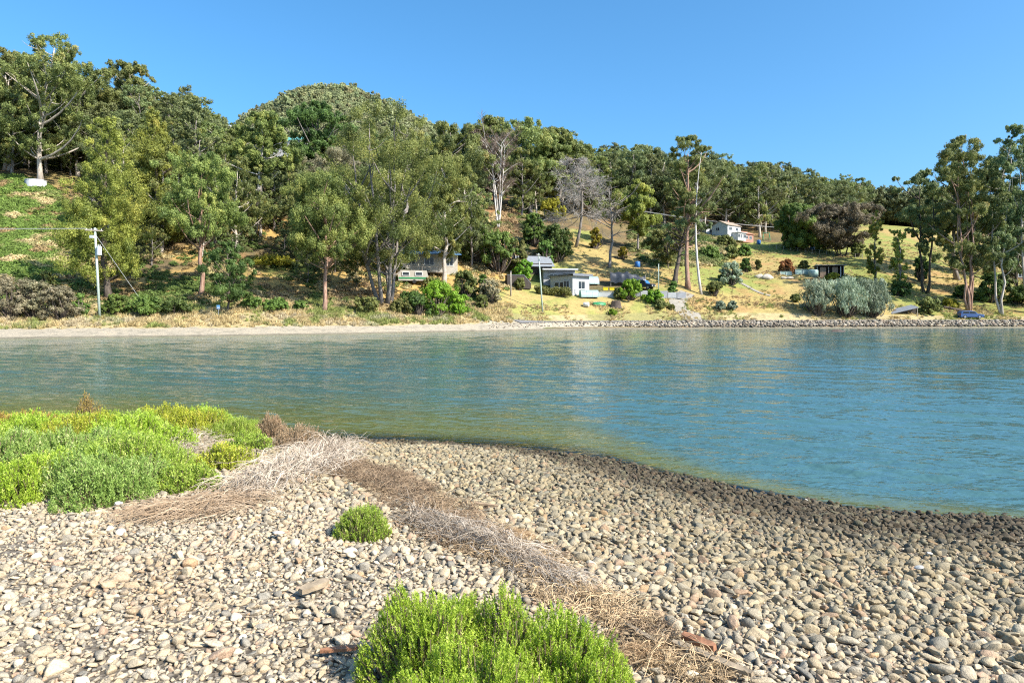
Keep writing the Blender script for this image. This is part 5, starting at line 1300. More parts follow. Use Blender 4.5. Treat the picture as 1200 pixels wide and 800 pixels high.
# ------------------------------------------------------------------ road, track, rock wall
def ribbon(name, pts, w, m, lift=.06, n=80):
    P = np.array([(p[0], p[1]) for p in pts], float); t = np.linspace(0, len(P) - 1, n)
    x = np.interp(t, np.arange(len(P)), P[:, 0]); y = np.interp(t, np.arange(len(P)), P[:, 1])
    for k in range(3): x[1:-1] = (x[:-2] + x[1:-1] * 2 + x[2:]) / 4; y[1:-1] = (y[:-2] + y[1:-1] * 2 + y[2:]) / 4
    T = unit(np.gradient(np.stack([x, y], 1), axis=0)); Nn = np.stack([-T[:, 1], T[:, 0]], 1); V = []; cols = 7
    for k in np.linspace(-.5, .5, cols):
        X = x + Nn[:, 0] * w * k; Y = y + Nn[:, 1] * w * k; V.append(np.stack([X, Y, land_z(X, Y) + lift + .03 * (1 - (2 * k) ** 2)], 1))
    V = np.stack(V, 1).reshape(-1, 3); Q = np.array([[i * cols + j, i * cols + j + 1, (i + 1) * cols + j + 1, (i + 1) * cols + j] for i in range(n - 1) for j in range(cols - 1)])
    o = link(name, nmesh(name, V, [Q], [m], True)); o['kind'] = 'structure'; return o

def build_road_and_rocks():
    rng = np.random.default_rng(44)
    pts = []
    for px in np.arange(606, 1700, 25):
        D = shoreD(px) + 5.3; pts.append(((px - CX) / FPX * D, D))
    ribbon('road', pts, 3.2, M_('asphalt'), .07, 220)
    ribbon('driveway', [at(px, D_at(px, py))[:2] for px, py in ((822, 374), (806, 370), (797, 362), (793, 355), (798, 349), (806, 344))], 3.0, M_('gravel'), .10)
    ribbon('path', [at(px, D_at(px, py))[:2] for px, py in ((866, 331), (872, 334), (881, 339), (892, 344), (903, 347))], .9, M_('gravel'), .10)
    # rock wall: the 300 blocks that show largest, the rest as one object
    mat = mat_inst('wall_rock', .85, .35, 3.0, .6, spec=.2, dist=.12)
    M = [stone_mesh('boulder', 300 + q, mat, 2) for q in range(8)]
    rows = []
    for px in np.arange(575, 1235, 1.9):
        for k, t in enumerate((.55, 1.15, 1.8, 2.5)):
            q = px + rng.uniform(-1.5, 1.5); tt = t + rng.uniform(-.2, .2) + (1.2 - .9 * sstep(640, 820, q)) * .9
            D = shoreD(q) + tt; x = (q - CX) / FPX * D
            r = rng.uniform(.17, .38) * (.45 + .55 * sstep(600, 850, q)); rows.append((q, x, D, LZ(x, D) + r * .35, r, k))
    rows = [r for r in rows if not (r[0] < 700 and rng.uniform() < .45)]
    rows.sort(key=lambda r: -r[4] / r[2] * (1 if r[0] < 1200 else .01))
    cols = np.array([(.42, .36, .28), (.34, .29, .23), (.48, .42, .34), (.28, .24, .19), (.40, .31, .23)])
    allr = np.array(rows); n = len(rows); col = cols[rng.integers(0, 5, n)] * rng.uniform(.55, .95, (n, 1)); col[allr[:, 5] == 0] *= .6
    rot = rng.uniform(-1, 1, (n, 3)) * np.array([.5, .5, 3.14]); sc = allr[:, 4:5] * rng.uniform(.8, 1.25, (n, 3)) * np.array([1.15, 1, 1.0]); idx = rng.integers(0, 8, n)
    for i in range(min(300, n)):
        o = link('boulder', M[idx[i]]); o.location = allr[i, 1:4]; o.rotation_euler = rot[i]; o.scale = sc[i]; o['scol'] = [float(c) for c in col[i]]
        tag(o, 'brown grey block in the rock wall along the far waterline', 'boulder', 'blocks of the far rock wall')
    scatter('wall_rubble', allr[300:, 1:4], rot[300:], sc[300:], col[300:], idx[300:], M)
# ================================================================== TREES
COVER = []           # (px, distance, top, bottom, half width) of everything that hides a tree behind it
def hero(name, px, base, top, hw, lb, D=None, style='gum', leaf_='gumolive', bk='pale', seed=0, cat='tree', lsize=None, group=None, **kw):
    D = D or D_at(px, base); p = at(px, D); H = Zof(top, D) - p.z; R = hw / FPX * D
    rng = np.random.default_rng(seed * 7 + int(px) * 13 + int(top))
    COVER.append((px, D, top, HY - (p.z + H * kw.get('cb', .3) - CAMH) * FPX / D, hw * .85, None))
    kw.setdefault('n_clump', int(50 + 17 * R)); ls = lsize or max(.15, .0018 * D)
    kw.setdefault('leaves', int(min(760, 400 * (R / 4.5) ** 1.1 + 150)))
    tb, cr = make_tree(rng, H, R, style=style, leaf=ls, **kw)
    return put_tree(name, lb, cat, p, tb, cr, bk, leaf_, group=group)

def deadtree(px, base, top, hw, lb, kind, lf, bk, D=None, **kw):
    D = D or D_at(px, base); p = at(px, D); H = Zof(top, D) - p.z; R = hw / FPX * D
    tb, cr = make_dead(np.random.default_rng(int(px) * 3), H, R, kind, **kw)
    return put_tree('dead_tree', lb, 'dead tree', p, tb, cr, bk, lf, crown='twigs')

def bush(px, base, top, hw, lb, lf='green', D=None, name='shrub', cat='shrub', ry=None, leaf=None, group=None, **kw):
    D = D or D_at(px, base); p = at(px, D); H = max(.5, Zof(top, D) - p.z); R = hw / FPX * D
    COVER.append((px, D, HY - (p.z + H - CAMH) * FPX / D, HY - (p.z - CAMH) * FPX / D, hw * .85, None))
    rng = np.random.default_rng(int(px * 5 + base))
    tb, cr = make_bush(rng, R * .86, (ry or R) * .86, H, leaf=leaf or max(.14, .0021 * D), **kw)
    return put_tree(name, lb, cat, p, tb, cr, 'dark', lf, stem='stems', crown='foliage', group=group)

def build_heroes():
    E = 'eucalyptus_tree'
    hero(E, 48, 217, 44, 52, 'tall eucalypt with pale trunk and bare right-leaning limbs behind the white tank', leaf_='gumolive', cb=.22, lean=(3, 0), bare=3, limbs=34, gap=.25, seed=1, n_clump=160, puff=(.10, .19))
    hero(E, 6, 0, 58, 44, 'dense olive gum at the left edge of the picture behind the white tank', D=162, leaf_='gumolive', bk='pale', cb=.2, gap=.2, seed=31, n_clump=130)
    hero(E, 92, 0, 74, 40, 'olive gum with broad crown right of the tall one by the white tank', D=166, leaf_='gumolive', bk='pale', cb=.22, gap=.2, seed=32, n_clump=120)
    hero(E, 152, 0, 73, 34, 'tall gum on the skyline above the two cone-shaped gums', D=178, leaf_='gumolive', bk='pale', cb=.3, gap=.25, seed=33, n_clump=100)
    hero(E, 128, 352, 130, 50, 'narrow bright gum rising just right of the transformer pole', style='cone', leaf_='gumbright', bk='dark', cb=.14, n_clump=115, puff=(.18, .30), flat=1.15, gap=.35)
    hero(E, 178, 0, 126, 46, 'second cone-shaped bright gum behind the one by the transformer pole', D=118, style='cone', leaf_='gumbright', bk='dark', cb=.10, n_clump=105, puff=(.2, .32), flat=1.15, gap=.3)
    hero(E, 235, 347.5, 178, 42, 'gum with shaggy pink-brown trunk standing above the shore sign', leaf_='gumyel', bk='pink', cb=.42, flat=1.0, gap=.3, seed=3)
    hero(E, 266, 366, 283, 30, 'small dark green bushy tree on thin trunk beside shore sign', leaf_='dark', bk='dark', cb=.18, style='gum', n_clump=70, seed=4)
    hero(E, 379, 363.5, 203, 46, 'gum with one straight pinkish trunk at the back of the beach', leaf_='gumyel', bk='pink', cb=.40, flat=1.05, gap=.2, seed=5)
    hero(E, 452, 357, 130, 74, 'huge spreading gum with cluster of pale trunks', leaf_='gumyel', bk='grey', trunks=5, cb=.20, spread=.5, n_clump=150, puff=(.12, .21), flat=.9, leaves=950, limbs=60, gap=.22, seed=6, trunk_r=.42)
    hero(E, 520, 0, 178, 36, 'rounded gum hanging over the blue-roofed house', D=126, leaf_='gumyel', bk='pale', cb=.22, flat=1.05, n_clump=110, seed=7, bare=3)
    hero(E, 298, 0, 132, 30, 'gum with high crown on crooked bare cream trunk', D=132, leaf_='gumyel', bk='bleached', cb=.52, lean=(1.5, 0), bare=6, flat=.85, seed=8)
    hero('pine_tree', 374, 0, 122, 42, 'broad dark green pine with grey inner branches on the slope', D=168, style='umbrella', leaf_='dark', bk='grey', cb=.30, n_clump=110, puff=(.14, .24), flat=.5, bare=10, limbs=50)
    hero('pine_tree', 392, 0, 178, 44, 'dark grey-green pine below the broad dark pine', D=150, style='umbrella', leaf_='cypressgrey', bk='grey', cb=.2, n_clump=90, puff=(.14, .24), flat=.55, bare=6)
    hero(E, 528, 0, 142, 42, 'dense olive gum behind the huge spreading gum', D=165, leaf_='gumolive', bk='grey', cb=.2, n_clump=120)
    deadtree(584, 269, 165, 34, 'dead gum with reddish brown withered crown and white forked trunks', 'up', 'deadbrown', 'bleached', trunks=4, n=64, trunk_r=.34)
    deadtree(553, 262, 176, 18, 'thin leafless white tree left of the withered brown gum', 'up', 'deadgrey', 'bleached', trunks=2, n=22, trunk_r=.24)
    hero(E, 622, 0, 136, 40, 'tallest olive gum on the skyline behind the withered brown tree', D=198, leaf_='gumolive', bk='grey', cb=.3, gap=.3, seed=9, n_clump=110)
    hero(E, 580, 0, 139, 34, 'olive gum on the skyline left of the tallest one', D=208, leaf_='gumolive', bk='grey', cb=.3, gap=.3, seed=10)
    hero(E, 655, 0, 152, 28, 'gum on the skyline right of the tallest one', D=205, leaf_='gumolive', bk='grey', cb=.25, gap=.3, seed=11)
    deadtree(674, 290, 166, 52, 'dead grey pine with feathery bare branches above the cabin', 'feather', 'deadgrey', 'grey', n=84, trunk_r=.42)
    hero(E, 713.5, 314, 205, 26, 'half dead gum with sparse crown right of the dead pine', leaf_='gumolive', bk='grey', cb=.45, n_clump=12, leaves=90, bare=12, seed=12)
    hero(E, 747, 294, 210, 17, 'slender yellow-green young gum on the dry slope', style='column', leaf_='gumbright', bk='grey', cb=.25, n_clump=50, puff=(.35, .55))
    hero(E, 806, 338, 159, 36, 'tall gum with long bare pink trunk beside the driveway', leaf_='gumolive', bk='pink', cb=.50, flat=.6, gap=.4, bare=9, n_clump=60, seed=13, trunk_r=.5)
    hero(E, 790, 331, 236, 26, 'dark leaning gum at the left of the tall pink-trunked gum', leaf_='gumgrey', bk='dark', cb=.5, lean=(3, 0), bare=6, n_clump=22, seed=14, trunk_r=.55)
    hero(E, 783, 314, 268, 26, 'low rounded olive tree left of the driveway gum', style='umbrella', leaf_='olivebush', bk='dark', cb=.2, n_clump=60, flat=.8)
    D = D_at(822, 345)
    deadtree(822, 345, 163, 9, 'tall bleached dead trunk standing alone beside the driveway', 'up', 'deadgrey', 'bleached', n=9, trunk_r=.30)
    hero('conifer_tree', 938, 292, 239, 25, 'dense round dark green conifer on the field', leaf_='green', bk='dark', cb=.03, n_clump=120, puff=(.2, .32), flat=.9, style='gum')
    hero('cypress_tree', 986, 300, 238, 42, 'spreading grey-brown cypress with several dark trunks on the field', style='umbrella', leaf_='cypressgrey', bk='dark', trunks=4, cb=.16, spread=.5, n_clump=130, puff=(.13, .22), flat=.55)
    bush(1005, 301, 284, 8, 'olive bush at the foot of the spreading cypress', 'olivebush')
    hero('poplar_tree', 1027, 331, 246, 8, 'slim yellow-green poplar, left of two behind the silver bushes', style='column', leaf_='poplar', bk='grey', cb=.08, n_clump=40, leaves=70, puff=(.3, .5), flat=1.3, gap=.4)
    hero('poplar_tree', 1051, 346, 258, 8, 'slim dull green poplar, right of two behind the silver bushes', style='column', leaf_='poplar', bk='grey', cb=.06, n_clump=40, leaves=70, puff=(.3, .5), flat=1.3, gap=.4)
    hero(E, 1085, 344, 193, 28, 'dark leafy gum with twin straight trunks behind the lean-to', leaf_='gumgrey', bk='dark', trunks=2, cb=.28, n_clump=90, gap=.35, seed=15, trunk_r=.4)
    hero(E, 1122, 0, 180, 30, 'gum with bare grey limb between two groups of right gums', D=168, leaf_='gumolive', bk='grey', cb=.3, seed=16, bare=3)
    hero(E, 1138, 365.5, 157, 42, 'spreading gum with fan of pinkish trunks behind the blue car', leaf_='gumolive', bk='pink', trunks=5, spread=.42, cb=.24, n_clump=120, gap=.35, seed=17, puff=(.12, .22), trunk_r=.34)
    hero(E, 1172, 369, 147, 30, 'tall gum with pale twin trunks right of the blue car', leaf_='gumgrey', bk='pale', trunks=2, spread=.4, cb=.24, n_clump=84, gap=.4, seed=18, puff=(.13, .24), trunk_r=.34)
    hero(E, 1206, 367, 138, 44, 'tall gum cut by the right edge of the picture', leaf_='gumgrey', bk='pale', trunks=2, cb=.24, n_clump=90, gap=.4, seed=19, trunk_r=.4)
    hero(E, 1160, 0, 198, 30, 'dense gum filling behind the pale twin trunks', D=176, leaf_='gumgrey', bk='grey', cb=.12, seed=20)
    hero(E, 1192, 0, 232, 28, 'low dark gum in front of the red walled building', D=152, leaf_='gumgrey', bk='dark', cb=.1, seed=21)
    # -------- shrubs with a place of their own
    B = [(14, 373, 324, 30, 'large mottled olive and tan bush at the left edge', 'shrubgrey', {}), (40, 373.5, 330, 22, 'tan-flecked bush between the left edge bush and the round grey one', 'shrubgrey', {}),
         (72, 374, 336, 24, 'round grey-green bush left of the transformer pole', 'shrubgrey', {}), (55, 356, 318, 13, 'small upright green bush behind the round grey bush', 'olivebush', {}),
         (94, 372, 345, 10, 'dark leafy bush just left of the transformer pole', 'green', {}), (97, 0, 268, 12, 'dark green bush behind the transformer pole', 'dark', {'D': 112}),
         (134, 370, 345, 16, 'green bush at the foot of the narrow bright gum', 'green', {}), (168, 371, 348, 20, 'low green thicket right of the stay wire', 'green', {}), (205, 369, 350, 18, 'dark green thicket below the pink-brown trunked gum', 'dark', {}),
         (298, 363, 349, 14, 'blue-green low bush right of the small dark tree', 'green', {}), (325, 364, 350, 16, 'blue-green low bush left of the straight pinkish trunk', 'green', {}), (352, 364, 353, 10, 'small low bush beside the straight pinkish trunk', 'green', {}),
         (318, 337, 300, 26, 'yellow-green broad bush on the dry slope', 'yellowbush', {'D': 118}), (345, 334, 308, 15, 'yellow-green smaller bush beside the broad one on the slope', 'olivebush', {'D': 120}),
         (482, 0, 342, 16, 'dark bush hiding the lower part of the blue-roofed house', 'dark', {'D': 113}), (480, 0, 350, 17, 'dull green bush under the big gum hiding the caravan wheels', 'olivebush', {'D': 109}), (508, 0, 326, 12, 'ragged olive sapling in front of the blue-roofed house', 'olivebush', {'D': 121}),
         (430, 366, 348, 16, 'dull bush left of the huge spreading gum trunks', 'olivebush', {}), (470, 367, 352, 14, 'low ragged bush in front of the huge gum', 'olivebush', {}), 
         (512, 369, 331, 30, 'broad vivid green bush by the road left of the lawn', 'vivid', {'n_clump': 40}), (537, 368, 346, 16, 'smaller vivid green bush attached to the broad one', 'vivid', {}), (490, 369, 345, 16, 'dark lower bush left of the broad vivid green bush', 'dark', {}),
         (545, 350, 318, 16, 'tangled olive bush above the vivid green bush', 'olivebush', {}), (574, 356, 328, 13, 'grey twiggy bush at the left edge of the lawn', 'shrubgrey', {}), (566, 352, 322, 7, 'narrow green bush behind the grey twiggy bush', 'green', {}), (565, 362, 346, 8, 'small light green bush at the left of the lawn', 'olivebush', {}),
         (561, 0, 263, 20, 'rounded blue-green wattle, leftmost above the lawn', 'green', {'D': 142, 'n_clump': 64}), (585, 0, 272, 22, 'rounded green wattle in the middle above the lawn', 'green', {'D': 138, 'n_clump': 64}), (607, 0, 280, 14, 'small rounded wattle right of the middle one', 'olivebush', {'D': 139}),
         (626, 0, 250, 14, 'upright green wattle behind the grey roofed shed', 'green', {'D': 158, 'n_clump': 56}), (652, 0, 264, 22, 'large dark green wattle left of the dead pine trunk', 'dark', {'D': 150, 'n_clump': 70}), (640, 0, 283, 10, 'small grey-green wattle below the upright one', 'green', {'D': 146}),
         (614, 0, 305, 14, 'bright leafy tree between wooden post and grey roof', 'vivid', {'D': 137}), (609, 340, 326, 7, 'bright fern-like plant before the dark shed', 'olivebush', {}), (648, 0, 232, 17, 'yellowish green tree at the foot of the tall skyline gums', 'yellowbush', {'D': 186}),
         (698, 0, 267, 8, 'small yellow bush below the dead pine', 'yellowbush', {'D': 165}), (730, 0, 290, 6, 'tiny yellow bush beside the half dead gum', 'yellowbush', {'D': 158}),
         (739, 351, 328, 16, 'round bright green bush in front of the off-road vehicle', 'vivid', {}), (726, 350, 337, 8, 'reddish green bush left of the round bright bush', 'olivebush', {}), (766, 355, 340, 11, 'round green bush in front of the sheet fence', 'vivid', {}), (774, 362, 352, 8, 'dull olive bush below the sheet fence', 'olivebush', {}), (787, 363, 357, 4, 'tiny round bush beside the driveway', 'olivebush', {}),
         (718, 369, 362, 5, 'small green tussock bush below the tree stump', 'vivid', {}), (704, 346, 340, 5, 'pale flowering bush at the corner of the garden wall', 'shrubgrey', {}), (789, 346, 330, 6, 'straggly green bush at the end of the sheet fence', 'green', {}),
         (856, 334, 308, 16, 'round silvery bush right of the bleached dead trunk', 'silver', {'n_clump': 36}), (838, 347, 330, 11, 'olive bush below the round silvery bush', 'olivebush', {}), (848, 330, 322, 8, 'low dark bush beside the round silvery bush', 'dark', {}), (874, 319, 303, 6, 'small dark conical bush on the dry field', 'dark', {}), (888, 316, 305, 4, 'tiny dull bush right of the dark conical one', 'olivebush', {}),
         (857, 303, 288, 8, 'dull brown-green bush below the white house', 'olivebush', {}), (872, 300, 287, 8, 'vivid green bush below the brick wing of the house', 'green', {}), (850, 290, 277, 12, 'yellow-green bush in front of the white house', 'olivebush', {}), (832, 302, 290, 14, 'low grey-green thicket left of the white house', 'green', {}),
         (844, 364, 353, 6, 'small silvery bush above the road, left of two', 'silver', {}), (858, 364, 353, 6, 'small silvery bush above the road, right of two', 'silver', {}), (932, 354, 345, 6, 'small olive bush left of the large silver bushes', 'olivebush', {}),
         (958, 369, 331, 22, 'large silver willow bush, left end of the silver thicket', 'silver', {'spiky': True, 'n_clump': 44, 'leaves': 150}), (990, 371, 329, 28, 'large silver-green willow bush in the middle of the silver thicket', 'silver', {'spiky': True, 'n_clump': 50, 'leaves': 160}), (1022, 371, 330, 24, 'large silver-green willow bush, right end of the silver thicket', 'silver', {'spiky': True, 'n_clump': 46, 'leaves': 150}),
         (922, 320, 304, 9, 'orange-red autumn shrub on the field above the greenhouses', 'autumn', {}), (942, 315, 306, 6, 'dull green bush behind the pale greenhouse', 'olivebush', {}), (975, 329, 320, 8, 'yellow-green bush in front of the open shed', 'yellowbush', {}), (990, 333, 323, 7, 'dark bush at the right corner of the open shed', 'dark', {}),
         (1056, 347, 330, 12, 'dark bush at the foot of the right poplar', 'dark', {}), (1088, 367, 349, 14, 'tangled olive brush right of the lean-to', 'olivebush', {}), (1113, 361, 350, 10, 'light green bush behind the fallen log', 'yellowbush', {}), (1080, 330, 300, 10, 'small dark tree at the foot of the twin trunked gum', 'dark', {}),
         (1160, 362, 320, 20, 'dark bush between the pinkish fan of trunks and pale twin trunks', 'dark', {'D': 148}), (1194, 366, 335, 20, 'dark bush at the right edge under the gums', 'dark', {'D': 146}), (1128, 352, 335, 12, 'dark bush behind the fan of pinkish trunks', 'green', {'D': 150})]
    for (px, b, t, hw, lb, lf, kw) in B: bush(px, b, t, hw, lb, lf, **kw)
    # clipped hedge in front of the cabin wing
    D = D_at(648, 347); p = at(648, D); rng = np.random.default_rng(5); st, fo = MB(), MB()
    for k in range(34):
        x = -3.1 + 6.2 * (k / 33); c = np.array([x, rng.uniform(-.4, .4), rng.uniform(.5, 1.5) - .25 * (x / 3)]); n = 120; d = rvec(n, rng)
        st.tube([(x, 0, -.2), tuple(c)], [.03, .01], 4, cap=False)
        pos = c + d * (rng.uniform(.2, 1, n) ** .5)[:, None] * .55; nr = unit(d + rvec(n, rng) * .7); s_ = .24 * rng.uniform(.7, 1.2, n)
        fo.leaves(pos, unit(np.cross(nr, rvec(n, rng))), nr, s_ * 1.4, s_ * .7, np.clip(rng.normal(.45, .2, n), 0, 1))
    put_tree('hedge', 'long olive hedge in front of the cabin wing', 'hedge', p, st, fo, 'dark', 'olivebush', stem='stems', crown='foliage')

SKY_T = [(-100, 50), (0, 58), (20, 52), (50, 60), (85, 72), (110, 85), (150, 74), (180, 92), (235, 112), (245, 138), (270, 140), (300, 150), (400, 150), (480, 140), (540, 145), (560, 146), (600, 143), (650, 152), (690, 176), (750, 172), (790, 180), (830, 174), (870, 186), (905, 196), (935, 188), (960, 204), (1000, 204), (1040, 212), (1075, 206), (1110, 200), (1300, 200)]
def skyline(px): return float(np.interp(px, *np.array(SKY_T, float).T))

def build_fill():
    rng = np.random.default_rng(55)
    lib = []
    SP = [('gum', 'gumolive', 'pale', .22, .72), ('gum', 'gumolive', 'grey', .15, .8), ('gum', 'gumolive', 'pale', .25, .9), ('gum', 'gumgrey', 'grey', .2, .7), ('gum', 'gumfar', 'pale', .3, .7), ('cone', 'gumolive', 'dark', .1, 1.1), ('gum', 'gumfar', 'grey', .12, .85), ('gum', 'gumgrey', 'pale', .35, .65)]
    for q, (sty, lf, bk, cb, fl) in enumerate(SP):
        for v in range(2):
            r = np.random.default_rng(900 + q * 10 + v)
            tb, cr = make_tree(r, 20, 5.2 if sty == 'gum' else 4.2, cb=cb, style=sty, n_clump=76, leaves=260, leaf=.28, flat=fl, gap=.3, limbs=22, puff=(.14, .26))
            both = MB(); fm = []
            for k_ in (4, 7):
                for mi, src in ((0, tb), (1, cr)):
                    fm += [mi] * sum(len(f) for f in src.F if f.shape[1] == k_)
            for src in (tb, cr): both.add(np.concatenate(src.V), [np.concatenate([f for f in src.F if f.shape[1] == k_]) for k_ in (4, 7) if any(f.shape[1] == k_ for f in src.F)], np.concatenate(src.A))
            bm_ = both.mesh('eucalypt', [bark(bk), leafmat(lf)]); bm_.polygons.foreach_set('material_index', np.array(fm, np.int32))
            lib.append((tb.mesh('trunk', bark(bk), True), cr.mesh('crown', leafmat(lf)), bm_, cb))
    cnt = {}; cand = []
    def place(px, D, top, wide, pick, lb, group):
        p = at(px, D); H = Zof(top, D) - p.z
        if H < 4: return
        cand.append((px, D, top, wide, pick, lb, group, p, H, rng.uniform(0, 6.28)))
    def field(px0, px1, d0, d1, sp, ntry, hmin, hmax, picks, lb, group, avoid, wide=(.9, 1.25), maxn=300, slack=26):
        pts = []
        for k in range(ntry):
            if len(pts) >= maxn: break
            px = rng.uniform(px0, px1); D = math.sqrt(rng.uniform(d0 ** 2, d1 ** 2)); x = (px - CX) / FPX * D
            if any((x - a) ** 2 + (D - b) ** 2 < sp * sp for a, b in pts): continue
            z = LZ(x, D); py = HY - (z - CAMH) * FPX / D
            if avoid(px, py, D): continue
            H = rng.uniform(hmin, hmax); top = HY - (z + H - CAMH) * FPX / D
            lim = skyline(px) + rng.uniform(-5, slack)
            if 305 < px < 358 and D < 204: lim = max(lim, 184)
            if top < lim: top = lim
            Hn = Zof(top, D) - z
            if Hn < hmin * .55: continue
            pts.append((x, D)); place(px, D, top, rng.uniform(*wide) * (H / Hn if Hn < H else 1) ** .6, picks[rng.integers(len(picks))], lb, group)
    A = lambda *s: [i for k in s for i in (2 * k, 2 * k + 1)]
    def av_left(px, py, D): return (px < 118 and py > 206) or D < 150 and px < 60
    field(-330, 262, 140, 212, 7.0, 2600, 17, 27, A(0, 1, 2, 3, 6), 'eucalypt in the dense stand covering the upper left slope', 'eucalypts on the upper left slope', av_left)
    field(-330, 120, 160, 208, 5.0, 1300, 8, 13, A(6, 1, 7), 'low eucalypt filling under the tall trees of the upper left slope', 'low trees on the upper left slope', lambda px, py, D: px > -20 and py > 208, maxn=130)
    def av_mid(px, py, D): return (px < 122) or (py > 315) or (530 < px < 610 and 236 < py < 266) or (px > 560 and py > 255) or (190 < px < 214 and 235 < py < 275) or (310 < px < 350 and py > 285) or (300 < px < 336 and py < 215 and D > 196 and py > 178)
    field(125, 640, 118, 215, 6.4, 2600, 11, 19, A(0, 1, 2, 2, 3, 6), 'gum among the crowded trees of the middle slope', 'gums crowding the middle slope', av_mid, slack=60)
    field(125, 560, 112, 190, 5.2, 1500, 4.5, 8, A(6, 1, 7), 'low bushy gum in the undergrowth of the middle slope', 'low bushy gums on the middle slope', lambda px, py, D: py > 338 or (px < 130) or (px > 470 and py > 300) or rng.uniform() < .35, slack=150, maxn=95)
    def av_ridge(px, py, D): return inpoly(np.array([px]), np.array([py]), FIELD)[0] or py > 283 or (px > 990 and py > 262) or (820 < px < 905 and D < 220) or (px > 905 and py > 276) or (690 < px < 800 and py > 272)
    field(640, 1240, 205, 345, 7.8, 4200, 20, 31, A(0, 1, 3, 4, 6, 7, 4), 'eucalypt in the forest along the right ridge behind the field', 'eucalypts of the ridge forest', av_ridge, slack=20, maxn=330)
    # which of them the picture shows largest: the 262 with the most visible crown are objects, the rest one object
    items = list(COVER)
    for i, c in enumerate(cand):
        px, D, top, wide, pick, lb, group, p, H, rz = c
        items.append((px, D, top, HY - (p.z + H * lib[pick][3] - CAMH) * FPX / D, H / 20 * wide * 4.6 * FPX / D, i))
    buf = np.full((200, 600), -1, int); yy, xx = np.mgrid[0:200, 0:600]; xx = xx * 2.0; yy = yy * 2.0
    for (px, D, t, b, hw, i) in sorted(items, key=lambda q: -q[1]):
        m = ((xx - px) / max(hw, 1)) ** 2 + ((yy - (t + b) / 2) / max((b - t) / 2, 1)) ** 2 < 1
        buf[m] = -1 if i is None else i
    vis = np.bincount(buf[buf >= 0], minlength=len(cand)); order = np.argsort(-vis); n_obj = min(258, int((vis > 0).sum())); keep = set(int(q) for q in order[:n_obj])
    for i, c in enumerate(cand):
        px, D, top, wide, pick, lb, group, p, H, rz = c
        if i not in keep: continue
        s = H / 20; w = s * wide; o = thing('eucalyptus_tree', lb, 'tree', p, rz, group); o.scale = (w, w, s)
        link('trunk', lib[pick][0], o); link('crown', lib[pick][1], o); cnt[group] = cnt.get(group, 0) + 1
    rest = [c for i, c in enumerate(cand) if i not in keep]
    scatter('slope_woodland', [tuple(c[7]) for c in rest], [(0, 0, c[9]) for c in rest], [(c[8] / 20 * c[3], c[8] / 20 * c[3], c[8] / 20) for c in rest], [(.2, .2, .1)] * len(rest), [c[4] for c in rest], [l[2] for l in lib])
    print('FILL', cnt, 'rest', len(rest), 'least visible kept', vis[order[n_obj - 1]])

# ------------------------------------------------------------------ far wood and ground cover (stuff)
def build_far_wood():
    rng = np.random.default_rng(66); M = []
    m = mat_inst('far_leaves', .7, .0, 5, 0, trans=.2)
    for q in range(6):
        tb, cr = make_tree(np.random.default_rng(700 + q), 12, 3.8, cb=.22, n_clump=24, leaves=60, leaf=.55, flat=.75, limbs=0, puff=(.26, .4)); 
        M.append(cr.mesh('crown', m))
    n = 7500; px = rng.uniform(215, 740, n); D = rng.uniform(345, 545, n); x = (px - CX) / FPX * D; z = hill_z(x, D) - 4
    col = np.array([.32, .34, .165]) * rng.uniform(.6, 1.35, (n, 1)) * np.array([1, 1, 1]) + rng.normal(0, .012, (n, 3)) * np.array([1.3, .6, .4]); col = np.clip(col, .02, 1)
    s = rng.uniform(.5, 1.0, n) * (.75 + .4 * vnoise(x / 25, D / 25, 4)); kp = z > 20; 
    scatter('hill_woodland', np.stack([x, D, z], 1)[kp], np.stack([np.zeros(n), np.zeros(n), rng.uniform(0, 6.28, n)], 1)[kp], np.stack([s * rng.uniform(.85, 1.2, n), s, s * rng.uniform(.85, 1.25, n)], 1)[kp], col[kp], rng.integers(0, 6, n)[kp], M)
    # behind the ridge
    n = 900; px = rng.uniform(560, 1350, n); D = rng.uniform(345, 430, n); x = (px - CX) / FPX * D; z = land_z(x, D) 
    top = np.array([skyline(p) for p in px]) + 8; hmax = (HY - top) * D / FPX + CAMH - z; s = np.minimum(hmax / 12, rng.uniform(1.3, 2.0, n)); kp = s > .4
    col = np.array([.24, .26, .12]) * rng.uniform(.6, 1.3, (n, 1))
    scatter('ridge_woodland', np.stack([x, D, z], 1)[kp], np.stack([np.zeros(n), np.zeros(n), rng.uniform(0, 6.28, n)], 1)[kp], np.stack([s, s, s], 1)[kp], col[kp], rng.integers(0, 6, n)[kp], M)

